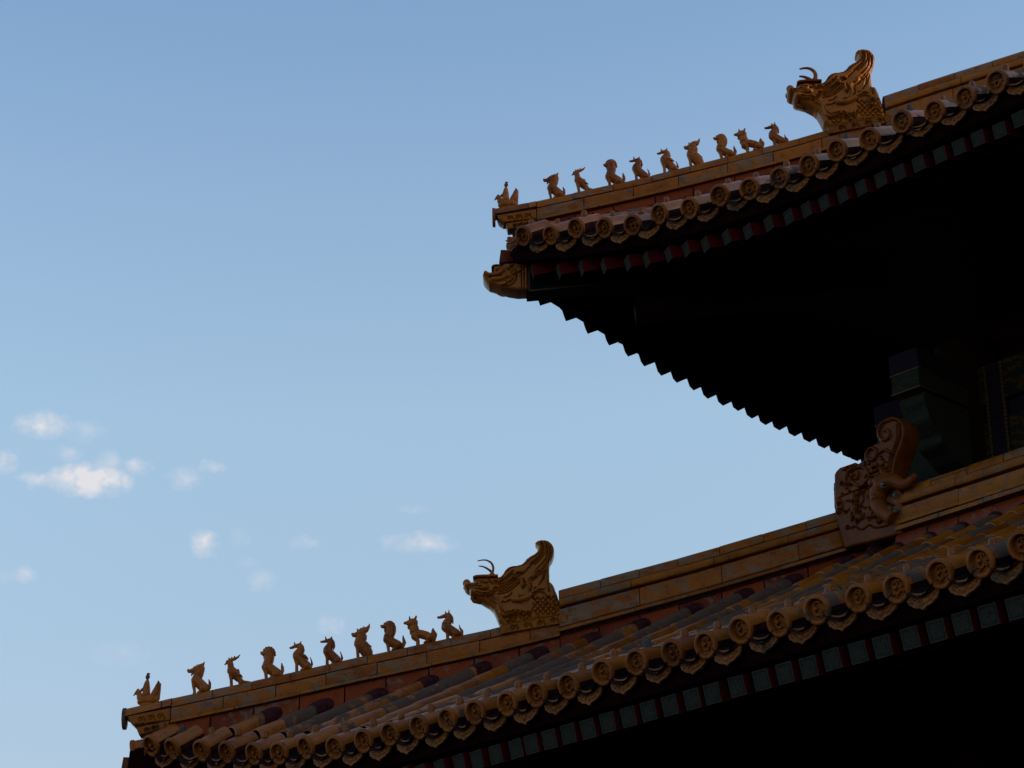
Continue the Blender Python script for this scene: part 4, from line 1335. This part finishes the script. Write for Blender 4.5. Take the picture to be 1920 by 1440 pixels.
# beam heads that run out through the corner column, one towards each side
head_prof = [tuple(q) for q in dense([(0.06, 4.31), (0.035, 4.22), (0.09, 4.11), (0.11, 4.01), (0.20, 3.925), (0.28, 3.86), (0.32, 3.77), (0.46, 3.70), (0.58, 3.62), (0.80, 3.57), (1.10, 3.55)], 0.02)] + [(1.10, 4.31)]
for left in (False, True):
    def sw(mb_):
        if left:
            mb_.v = [(y, x, z) for x, y, z in mb_.v]
        return mb_
    mb = MB()
    mb.box((cx - 0.195, 5.40, 4.565), (0.39, 0, 0), (0, 1.25, 0), (0, 0, 0.235), 0, 0.2)
    mb.box((cx - 0.185, 5.405, 4.335), (0.37, 0, 0), (0, 1.2, 0), (0, 0, 0.222), 1, 0.5)
    sw(mb)
    q = part(mb, 'beam_head_block', [M_BLUEBAND, M_GREEN], None, False)
    for z in (4.558, 4.335):
        g = MB()
        g.box((cx - 0.198, 5.397, z - 0.006), (0.396, 0, 0), (0, 0.3, 0), (0, 0, 0.014))
        sw(g)
        part(g, 'gilt_border', [M_GOLD], q, False)
    mb = MB()
    mb.strip([[(cx + l, 5.46 + y, z) for y, z in head_prof] for l in (-0.165, 0.165)], 0, 0.4)
    sw(mb)
    part(mb, 'carved_beam_head', [M_GREEN], None, False)
    # long painted beam with its bead borders
    mb = MB()
    mb.box((cx + 0.28, 6.40, 3.50), (16, 0, 0), (0, 0.35, 0), (0, 0, 0.62), 0)
    mb.box((cx + 0.28, 6.44, 4.14), (16, 0, 0), (0, 0.3, 0), (0, 0, 0.18), 1)
    mb.box((cx + 0.28, 6.38, 4.34), (16, 0, 0), (0, 0.4, 0), (0, 0, 0.45), 0)
    sw(mb)
    q = part(mb, 'painted_beam', [M_PANEL, M_BLUEBAND], None, False)
    mb = MB()
    mb.box((6.98, 6.376, 3.50), (0.26, 0, 0), (0, 0.02, 0), (0, 0, 1.28), 0)
    sw(mb)
    part(mb, 'bead_band', [M_BLUEBAND], q, False)
    paths = [[Vector((xx, 6.372, 3.53 + 0.008 * k)) for k in range(157)] for xx in (7.00, 7.22)]
    paths += [[Vector((cx + 0.37 * math.cos(an), cy + 0.37 * math.sin(an), zz)) for an in (math.radians(200 + 1.3 * k) for k in range(108))] for zz in (3.42, 3.62)]
    for pth in paths:                       # beads strung in one moulding
        mb = MB()
        mb.tube(pth, [0.006 + 0.013 * abs(math.sin(math.pi * k / 6)) for k in range(len(pth))], 8)
        sw(mb)
        part(mb, 'bead_string', [M_GOLD], q)

# ------------------------------------------------------------------ ridge dragons (one on each hip ridge)
Q45 = math.radians(45)


def ridge_dragon(a, z, scale, label, thick, hl):
    s = 2 ** -0.5
    root = tag(empty('ridge_dragon', (dg_low if z < 5 else dg)(a, 0, z), Q45, scale), label, 'roof dragon', 'large dragon heads on the hip ridges')
    grooves = CH_GRV + CH_FINE + [spiral((c[0], c[1]), c[2], 1.6, 30) for c in CH_SPI]
    mb = carved(CH_OUT, 0.075, 0.135, 0.06, 0.0065, grooves=grooves, ridges=CH_RDG, bigs=CH_BIG, gd=0.030, gw=0.0068, rh=0.034, rw=0.015, bh=0.045, bw=0.034)
    mb.build('body', [M_BEAST], root, True, angle=60)
    for (pts, side) in ((CH_H1, -1), (CH_H2, 1)):
        pp = [(x, side * 0.07, zz) for x, zz in dense(pts, 0.02)]
        n = len(pp)
        hb = MB()
        hb.tube(pp, [thick * (1.0 - 0.72 * (k / (n - 1)) ** 1.2) * (1.25 if k < 3 else 1) for k in range(n)], 10)
        hb.build('horn', [M_FIG], root)
    br = MB()
    bp = dense(CH_BR, 0.02)
    br.strip([[(x, l, zz + d) for l, d in ((-0.17, -0.016), (-0.175, 0.0), (-0.15, 0.012), (0.15, 0.012), (0.175, 0.0), (0.17, -0.016))] for x, zz in bp])
    br.build('brow', [M_BEAST], root)
    for side in (-1, 1):
        eb = MB()
        eb.ball((CH_EYE[0][0], side * 0.135, CH_EYE[0][1] + 0.012), 0.034, 0, 0, 14)
        eo = eb.build('eye', [M_BEAST], root)
        pb = MB()
        pb.ball((CH_EYE[0][0] - 0.026, side * 0.143, CH_EYE[0][1] + 0.010), 0.017, 0, 0, 10)
        pb.build('pupil', [M_EYEB], eo)
        for c in CH_SPI[:4]:
            pass
    nose = MB()
    for side in (-1, 1):
        nose.ball((-0.655, side * 0.075, 0.475), 0.045, 0, 0, 12)
    nose.ball((-0.61, 0, 0.44), 0.1, 0, 0, 14, (0.7, 1, 0.5))
    nose.build('nostrils', [M_FIG], root)
    jaw = MB()
    jaw.tube([(-0.60, 0, 0.34), (-0.575, 0, 0.315), (-0.50, 0, 0.30)], [0.03, 0.045, 0.05], 10)
    jaw.build('chin_tuft', [M_FIG], root)
    return root


ridge_dragon(CH_REF[0], CH_REF[1] - 0.004, 0.982, 'large amber dragon head with thin looping horns on the lower hip ridge', 0.020, 0)
ridge_dragon(UCH_REF[0], UCH_REF[1] - 0.004, 1.07, 'large amber dragon head with thick horns high on the upper hip ridge', 0.034, 1)

# ------------------------------------------------------------------ dragon-mouth block where the level ridge meets the hip
wen = tag(empty('corner_ridge_block', (5.69, WY0, 2.67)), 'carved corner block in shade-darkened amber with scroll tail and dragon mouth biting the level ridge', 'roof ornament')
W_BASE = [(x, z if z > W_OUT[-2][1] + 0.05 else z - 0.11) for x, z in W_OUT]
WO_ = Vector((-5.69, -WY0, -2.67))
wr = random.Random(21)
W_FINE = []
W_BX = [p[0] for p in W_OUT]
for k in range(70):                      # small cloud curls and hair strands between the big motifs
    x, z = wr.uniform(5.92, 6.63), wr.uniform(2.76, 3.51)
    if wr.random() < 0.45:
        W_FINE.append(spiral((x, z), wr.uniform(0.016, 0.03), 1.3, 14))
    else:
        a_ = wr.uniform(-0.6, 0.9)
        L_ = wr.uniform(0.05, 0.12)
        W_FINE.append([(x + L_ * t * math.cos(a_) - 0.012 * math.sin(6 * t) * math.sin(a_), z + L_ * t * math.sin(a_) + 0.012 * math.sin(6 * t) * math.cos(a_)) for t in (0, 0.25, 0.5, 0.75, 1)])
for dx in (0.0, 0.022, 0.05):            # lines that follow the scroll's back
    W_FINE.append([(x - dx, z) for x, z in [(6.81, 3.78), (6.80, 3.65), (6.755, 3.55), (6.695, 3.46), (6.655, 3.37), (6.625, 3.28)]])
mb = carved(W_BASE, 0.118, 0.142, 0.03, 0.0062, grooves=W_GRV + W_FINE + [spiral((c[0], c[1]), c[2], 1.7, 30) for c in W_SPI], ridges=W_RDG, bigs=W_BIG, gd=0.030, gw=0.0065, rh=0.038, rw=0.019, bh=0.045, bw=0.04)
o = mb.build('body', [M_WEN], wen, True, angle=60)
o.location = (-5.69, 0.0, -2.67)
YF = WY0 - 0.14
hd = MB()
bp = [(x, YF - 0.03, z) for x, z in dense(W_brow, 0.03)]
n = len(bp)
hd.tube(bp, [0.105 - 0.062 * k / (n - 1) for k in range(n)], 14)
for q in range(0, n, 2):
    hd.ball(bp[q], 0.105 - 0.062 * q / (n - 1))
hd.ball((6.95, YF - 0.02, 3.133), 0.036)
jp = [(x, YF - 0.02, z) for x, z in dense(W_jaw, 0.03)]
hd.tube(jp, [0.092 - 0.014 * k / (len(jp) - 1) for k in range(len(jp))], 14)
hd.tube([(6.473, YF - 0.01, 3.113), (6.453, YF - 0.02, 3.033)], [0.11, 0.10], 14)
hd.ball((6.373, YF, 3.232), 0.05)
hd.tube([(6.42, YF - 0.02, 3.217), (6.57, YF - 0.03, 3.232), (6.69, YF - 0.03, 3.207)], [0.045, 0.05, 0.035], 10)
for (x, z, r_) in [(c[0], c[1], c[2] * 0.55) for c in W_SPI]:
    hd.ball((x, YF, z), r_)
o = remesh(hd, 'dragon_face', [M_WEN], wen, 0.008, 2)
o.location = WO_
eb = MB()
ex, ez = W_eye[0]
eb.ball((ex, YF - 0.085, ez + 0.0), 0.044, 0, 0, 16)
eo = eb.build('eye', [M_WHITE], wen)
eo.location = WO_
pb = MB()
pb.ball((ex + 0.022, YF - 0.112, ez + 0.005), 0.026, 0, 0, 12)
pb.build('pupil', [M_EYEB], eo)
er = MB()
ep = [(W_ear[0][0], YF - 0.01, W_ear[0][1]), (6.365, YF - 0.045, 3.093), (W_ear[1][0], YF - 0.02, W_ear[1][1])]
er.tube(ep, [0.03, 0.055, 0.03], 12)
o = er.build('ear', [M_WEN], wen)
o.location = WO_
th_ = MB()
for i in range(0, 6, 2):
    a, b = W_teeth[i], W_teeth[i + 1]
    th_.tube([(a[0], YF - 0.04, a[1]), ((a[0] + b[0]) / 2, YF - 0.05, (a[1] + b[1]) / 2), (b[0], YF - 0.045, b[1])], [0.026, 0.02, 0.004], 8)
o = th_.build('teeth', [M_WHITE], wen)
o.location = WO_
# the same block's return along the hidden side
mb = carved([(x, z) for x, z in W_OUT], 0.10, 0.12, 0.03, 0.03)
mb.v = [(WY0 + 0.65 + y, x - 0.65, z) for x, y, z in mb.v]
o = mb.build('side_return', [M_WEN], wen)
o.location = WO_

# ------------------------------------------------------------------ dragon-head cap on the end of the upper corner beam
s = 2 ** -0.5
cap = tag(empty('beam_end_dragon', (T_REF[0] * s, T_REF[0] * s, T_REF[1]), Q45), 'amber dragon head capping the corner beam under the upper tip', 'beam cap')
mb = carved(T_OUT, 0.12, 0.152, 0.03, 0.0055, grooves=T_GRV, ridges=T_RDG, bigs=T_BIG, gd=0.026, gw=0.0065, rh=0.028, rw=0.013, bh=0.036, bw=0.03)
mb.build('head', [M_BEAST], cap, True, angle=60)
for side in (-1, 1):
    eb = MB()
    eb.ball((T_EYE[0][0], side * 0.155, T_EYE[0][1] - 0.004), 0.030, 0, 0, 14)
    eo = eb.build('eye', [M_BEAST], cap)
    er = MB()
    er.tube([(T_EYE[1][0] - 0.03, side * 0.15, T_EYE[1][1] - 0.02), (T_EYE[1][0], side * 0.165, T_EYE[1][1]), (T_EYE[1][0] + 0.05, side * 0.15, T_EYE[1][1] + 0.035)], [0.03, 0.034, 0.008], 10)
    er.build('ear', [M_BEAST], cap)
br = MB()
br.strip([[(x, l, z + d) for l, d in ((-0.185, -0.012), (-0.16, 0.010), (0.16, 0.010), (0.185, -0.012))] for x, z in dense(T_BROW, 0.015)])
br.build('brow', [M_BEAST], cap)

# ------------------------------------------------------------------ small ridge figures
U1 = (0.001508, 0.00158)
U2 = (0.000664, 0.000695)
U3 = (0.000805, 0.000842)
FIGS = {}


def fat(r):
    return 1.12 if r < 12 else (1.36 if r > 20 else 1.12 + 0.24 * (r - 12) / 8)



def figure(kind, unit, foot, groups, mats):
    """sculpt one figure: groups = {part: [chain, ...]}, chain = ([(x, y, r), ...], lateral offset or 0)"""
    parts = []
    for nm, chains in groups.items():
        mb = MB()
        for ch in chains:
            pts, lat = ch if isinstance(ch, tuple) else (ch, 0)
            for side in ((-1, 1) if lat else (0,)):
                P = [Vector(((x - foot[0]) * unit[0], side * lat * unit[0], (foot[1] - y) * unit[1])) for x, y, r in pts]
                Rr = [max(0.0036, r * fat(r * unit[0] / 0.001508) * (unit[0] + unit[1]) / 2) for x, y, r in pts]
                # fill the chain with closely spaced balls
                for i in range(len(P)):
                    mb.ball(P[i], Rr[i], 0, 0, 10, (1, 0.86, 1) if not lat else (1, 1, 1))
                    if i + 1 < len(P):
                        d = (P[i + 1] - P[i]).length
                        mb.tube([P[i], P[i + 1]], [Rr[i], Rr[i + 1]], 10)
                        k = max(1, int(d / max(0.004, min(Rr[i], Rr[i + 1]) * 0.8)))
                        for j in range(1, k):
                            t = j / k
                            mb.ball(P[i].lerp(P[i + 1], t), Rr[i] + (Rr[i + 1] - Rr[i]) * t, 0, 0, 8, (1, 0.86, 1) if not lat else (1, 1, 1))
        o = remesh(mb, nm, [mats.get(nm, M_FIG)], None, 0.0040 if nm in ('body', 'bird') else 0.0034, 1)
        parts.append(o)
    FIGS[kind] = parts


figure('dragon', U1, (553, 618), {
    'body': [[(560, 520, 27), (590, 545, 27), (622, 578, 28)], [(562, 515, 25), (580, 480, 24), (588, 445, 24)], [(590, 440, 24), (560, 442, 20), (530, 450, 14), (508, 455, 12), (502, 447, 10)],
             [(560, 455, 14), (532, 470, 8), (526, 486, 4)], [(555, 428, 9), (545, 424, 6)], ([(548, 525, 16), (545, 560, 11), (553, 600, 8), (550, 626, 9)], 12), ([(618, 582, 23), (600, 602, 12), (580, 614, 9)], 15), [(600, 612, 12), (645, 605, 12)]],
    'crest': [[(580, 428, 18), (602, 413, 13), (612, 402, 7), (616, 390, 3)], [(565, 420, 7), (562, 410, 3)]],
    'tail': [[(640, 595, 14), (660, 575, 11), (661, 545, 9), (653, 516, 3)], [(662, 560, 8), (668, 540, 3)]]}, {'body': M_SCALE})
figure('phoenix', U1, (818, 560), {
    'body': [[(815, 450, 25), (835, 470, 26), (860, 505, 18), (900, 530, 12), (950, 530, 5)], [(812, 445, 22), (808, 420, 18), (803, 392, 17)], [(800, 388, 16), (785, 385, 13)], ([(808, 470, 14), (815, 520, 10), (818, 565, 10)], 10), ([(868, 510, 12), (878, 545, 9)], 10)],
    'beak': [[(785, 390, 9), (770, 400, 6), (763, 407, 3)], [(794, 400, 6), (792, 420, 3)]],
    'crest': [[(800, 375, 13), (835, 365, 10), (858, 352, 7), (872, 336, 3)], [(815, 362, 6), (812, 350, 3)], [(832, 356, 6), (833, 344, 3)], [(798, 366, 6), (790, 356, 3)]],
    'wing': [([(825, 448, 13), (855, 472, 13), (892, 492, 4)], 18), [(860, 445, 9), (872, 462, 4)]]}, {})
figure('lion', U1, (1068, 508), {
    'body': [[(1072, 420, 28), (1105, 445, 28), (1140, 470, 28)], [(1070, 415, 26), (1085, 370, 26), (1085, 330, 28)], [(1080, 320, 30), (1055, 325, 20), (1030, 325, 10), (1024, 316, 6)], [(1055, 340, 12), (1046, 362, 4)], ([(1050, 425, 16), (1062, 465, 11), (1068, 514, 10)], 12), ([(1140, 475, 24), (1120, 492, 10), (1100, 500, 8)], 15)],
    'mane': [([(1048, 302, 9)], 9), ([(1062, 291, 10)], 9), ([(1080, 287, 10)], 10), ([(1098, 291, 10)], 11), ([(1112, 303, 10)], 13), ([(1121, 318, 9)], 13), ([(1124, 336, 8)], 13), ([(1090, 310, 12), (1105, 335, 10)], 20), ([(1100, 352, 9), (1095, 370, 8)], 18)],
    'tail': [[(1165, 487, 14), (1182, 452, 12), (1179, 420, 9), (1175, 396, 3)], [(1185, 440, 8), (1190, 425, 3)]]}, {})
figure('winged_horse', U1, (1285, 458), {
    'body': [[(1285, 345, 24), (1320, 380, 25), (1355, 415, 26)], [(1285, 335, 24), (1310, 300, 20), (1303, 272, 16)], [(1300, 266, 14), (1272, 272, 12), (1245, 284, 9), (1236, 284, 8)], ([(1268, 260, 6), (1263, 244, 3)], 5), ([(1308, 258, 6), (1312, 238, 3)], 5), ([(1275, 360, 14), (1284, 400, 10), (1285, 466, 10)], 11), ([(1360, 420, 22), (1340, 440, 9), (1318, 446, 8)], 14)],
    'mane': [[(1305, 255, 8), (1325, 275, 8), (1332, 305, 8), (1325, 330, 6)]],
    'wing': [([(1308, 335, 12), (1338, 350, 13), (1364, 363, 4)], 20)],
    'tail': [[(1378, 432, 12), (1394, 402, 8), (1390, 378, 5), (1381, 354, 3)]]}, {})
figure('horse', U1, (1505, 405), {
    'body': [[(1505, 305, 25), (1535, 335, 25), (1570, 370, 26)], [(1505, 295, 24), (1528, 255, 19), (1525, 230, 16)], [(1522, 226, 14), (1495, 232, 11), (1465, 237, 8), (1457, 236, 7)], ([(1492, 217, 6), (1489, 200, 3)], 5), ([(1530, 212, 6), (1536, 202, 3)], 5), ([(1493, 315, 14), (1503, 350, 10), (1505, 413, 10)], 11), ([(1575, 375, 22), (1560, 392, 9), (1540, 400, 8)], 14)],
    'mane': [[(1530, 215, 8), (1548, 240, 8), (1554, 270, 7), (1548, 292, 5)]],
    'tail': [[(1595, 387, 12), (1611, 357, 8), (1605, 330, 5), (1597, 308, 3)]]}, {})
figure('big_crested_beast', U1, (1727, 350), {
    'body': [[(1735, 245, 30), (1765, 270, 34), (1790, 310, 32), (1805, 345, 24)], [(1735, 240, 28), (1750, 200, 30)], [(1745, 175, 28), (1715, 180, 17), (1693, 184, 13), (1685, 175, 10)], [(1720, 195, 11), (1708, 217, 4)], ([(1717, 250, 15), (1722, 290, 10), (1727, 358, 10)], 13), [(1765, 300, 8), (1762, 318, 4)], [(1700, 360, 9), (1740, 357, 8)]],
    'crest': [[(1755, 158, 22), (1782, 145, 17), (1800, 128, 10), (1807, 104, 3)], [(1722, 150, 7), (1717, 136, 3)], [(1765, 138, 8), (1765, 121, 3)], [(1745, 150, 10), (1742, 138, 5)]],
    'fin': [[(1800, 255, 9), (1823, 269, 3)], [(1812, 285, 7), (1828, 298, 3)]]}, {'body': M_SCALE})
figure('maned_lion', U2, (590, 790), {
    'body': [[(570, 590, 60), (640, 640, 58), (730, 690, 60)], [(580, 560, 62), (620, 470, 60), (620, 400, 62)], [(600, 370, 64), (540, 372, 40), (480, 382, 26), (462, 366, 18)], [(540, 330, 22), (510, 325, 12)], [(540, 415, 26), (520, 440, 16), (518, 478, 6)], ([(545, 580, 36), (570, 680, 25), (590, 805, 22)], 26), ([(740, 690, 50), (700, 740, 24), (650, 772, 20)], 32)],
    'mane': [[(560, 312, 22), (610, 312, 28), (655, 345, 28), (680, 410, 26), (688, 470, 16)]],
    'tail': [[(800, 722, 34), (842, 650, 28), (828, 590, 20), (818, 528, 6)]]}, {})
figure('standing_horned_beast', U2, (1065, 688), {
    'body': [[(1020, 500, 58), (1100, 500, 54), (1200, 530, 54), (1280, 570, 50)], [(1010, 470, 62), (1000, 400, 58)], [(985, 320, 62), (930, 320, 44), (870, 316, 24), (852, 318, 24)], [(930, 360, 26), (905, 390, 14), (910, 422, 6)], ([(1005, 540, 42), (1065, 610, 28), (1065, 700, 28)], 26), ([(1260, 570, 50), (1240, 620, 26), (1180, 652, 22)], 30)],
    'ears': [([(930, 255, 16), (928, 210, 6)], 14), ([(1022, 250, 18), (1036, 214, 13)], 14)],
    'tail': [[(1310, 600, 40), (1325, 520, 44), (1316, 460, 28), (1312, 412, 8)]]}, {})
figure('sitting_horse', U2, (1555, 573), {
    'body': [[(1530, 380, 62), (1600, 430, 60), (1690, 490, 60)], [(1530, 340, 58), (1580, 250, 46), (1570, 190, 40)], [(1560, 185, 36), (1500, 195, 30), (1430, 215, 22), (1400, 215, 20)], ([(1525, 150, 14), (1521, 120, 6)], 12), ([(1575, 150, 14), (1578, 96, 6)], 12), ([(1530, 420, 34), (1550, 480, 24), (1555, 590, 24)], 26), ([(1700, 490, 50), (1690, 530, 26), (1640, 552, 20)], 32)],
    'mane': [[(1590, 165, 18), (1628, 220, 18), (1636, 280, 16), (1640, 320, 10)]],
    'tail': [[(1780, 502, 30), (1790, 450, 22), (1757, 400, 14), (1745, 342, 5)]]}, {})
figure('phoenix_rider', U3, (430, 560), {
    'bird': [[(320, 520, 40), (360, 500, 50), (430, 500, 52), (500, 500, 45)], [(340, 560, 30), (430, 545, 40), (535, 525, 22)], [(312, 475, 36), (290, 420, 30), (280, 390, 26)], [(275, 385, 26), (250, 402, 20), (226, 428, 9), (212, 442, 5)], [(265, 430, 10), (265, 488, 5)]],
    'crest': [[(258, 372, 9), (262, 356, 7)], [(278, 362, 9), (282, 348, 6)], [(300, 395, 12), (322, 365, 16), (335, 345, 10)]],
    'tail': [[(470, 470, 35), (520, 380, 36), (545, 300, 28), (541, 250, 7)], [(545, 490, 24), (555, 380, 22), (572, 290, 9)]],
    'rider': [[(385, 420, 40), (385, 330, 36), (390, 270, 28), (393, 240, 18)], ([(372, 285, 14), (355, 340, 13), (340, 372, 10)], 30), ([(385, 430, 22), (350, 445, 20), (362, 482, 16)], 38)],
    'head': [[(393, 205, 24), (396, 190, 26)]],
    'hat': [[(395, 166, 16), (400, 156, 18)], [(388, 152, 9), (420, 154, 9)]]}, {'head': M_HEAD, 'hat': M_HEAD})
for ps in FIGS.values():
    for o in ps:
        o.hide_render = False


def place(kind, a, tab, scale, label, cat, group, first, name):
    s_ = 2 ** -0.5
    root = tag(empty(name, diag_path(tab)(a, 0, -0.006), Q45 + rng.uniform(-0.05, 0.05), scale), label, cat, group)
    for o in FIGS[kind]:
        c = o if first else o.copy()
        if not first:
            COL.objects.link(c)
        c.parent = root
    return root


LA = lambda px: 0.154 + (px - 272) * 0.005793
UA = lambda px: 4.165 + (px - 952) * 0.006345
ORDER_LOW = [('phoenix_rider', 279.7), ('dragon', 364.0), ('phoenix', 433.0), ('lion', 498.1), ('winged_horse', 554.6), ('horse', 611.9), ('big_crested_beast', 669.7), ('maned_lion', 727.6), ('standing_horned_beast', 782.0), ('sitting_horse', 838.2)]
ORDER_UPP = [('phoenix_rider', 954.0), ('dragon', 1032.3), ('phoenix', 1084.9), ('lion', 1142.7), ('horse', 1192.2), ('winged_horse', 1245.0), ('big_crested_beast', 1294.5), ('maned_lion', 1353.0), ('standing_horned_beast', 1401.5), ('sitting_horse', 1452.8)]
TEXT = {
    'phoenix_rider': ('phoenix_rider_figure', 'figurine', 'amber phoenix carrying a dark-headed rider at the tip of the %s ridge'),
    'dragon': ('dragon_figure', 'figurine', 'amber scaly seated dragon with pointed crest beside the rider on the %s ridge'),
    'phoenix': ('phoenix_figure', 'figurine', 'amber standing phoenix with hooked beak and trailing tail on the %s ridge'),
    'lion': ('lion_figure', 'figurine', 'amber seated lion with a curly mane next to the phoenix on the %s ridge'),
    'winged_horse': ('winged_horse_figure', 'figurine', 'amber seated horse with a folded wing on the %s ridge'),
    'horse': ('horse_figure', 'figurine', 'amber wingless horse seated beside the winged horse on the %s ridge'),
    'big_crested_beast': ('crested_beast_figure', 'figurine', 'amber scaly beast with the tallest swept-back crest on the %s ridge'),
    'maned_lion': ('maned_lion_figure', 'figurine', 'amber seated lion with smooth helmet-like mane on the %s ridge'),
    'standing_horned_beast': ('bull_figure', 'figurine', 'amber bull-like beast standing level with bushy tail on the %s ridge'),
    'sitting_horse': ('horse_figure', 'figurine', 'amber seated horse nearest the big dragon head on the %s ridge'),
}
for order, tab, fa, sc, which, grp in ((ORDER_LOW, LOW_TOP, LA, 0.982, 'lower', 'figures in a row on the lower hip ridge'), (ORDER_UPP, UPP_TOP, UA, 0.97, 'upper', 'figures in a row on the upper hip ridge')):
    for kind, px in order:
        nm, cat, txt = TEXT[kind]
        place(kind, fa(px), tab, sc, txt % which, cat, grp, which == 'lower', nm)

# ------------------------------------------------------------------ a tuft of grass rooted between two eave tiles
gx, gy, gz = 9.50, 0.36, 0.20
tuft = MB()
gr = random.Random(5)
for k in range(16):
    an, ln = gr.uniform(0, 6.28), gr.uniform(0.05, 0.12)
    d = Vector((math.cos(an), math.sin(an), 0))
    tuft.tube([Vector((0, 0, 0)) + d * 0.005, d * ln * 0.45 + Vector((0, 0, ln * 0.5)), d * ln * 0.95 + Vector((0, 0, ln * 0.62))], [0.007, 0.006, 0.001], 5)
o = tuft.build('grass_tuft', [M_GRASS])
o.location = (gx, gy, gz)
tag(o, 'small dark green grass tuft growing on the lower eave tiles', 'plant')

# ------------------------------------------------------------------ ground
g = MB()
g.add([(-300, -300, 0), (300, -300, 0), (300, 300, 0), (-300, 300, 0)], [(0, 1, 2, 3)])
go = g.build('ground', [M_STONE], None, False)
go.location = (0, 0, GROUND_Z)
tag(go, 'grey stone paving of the courtyard', None, None, 'structure')
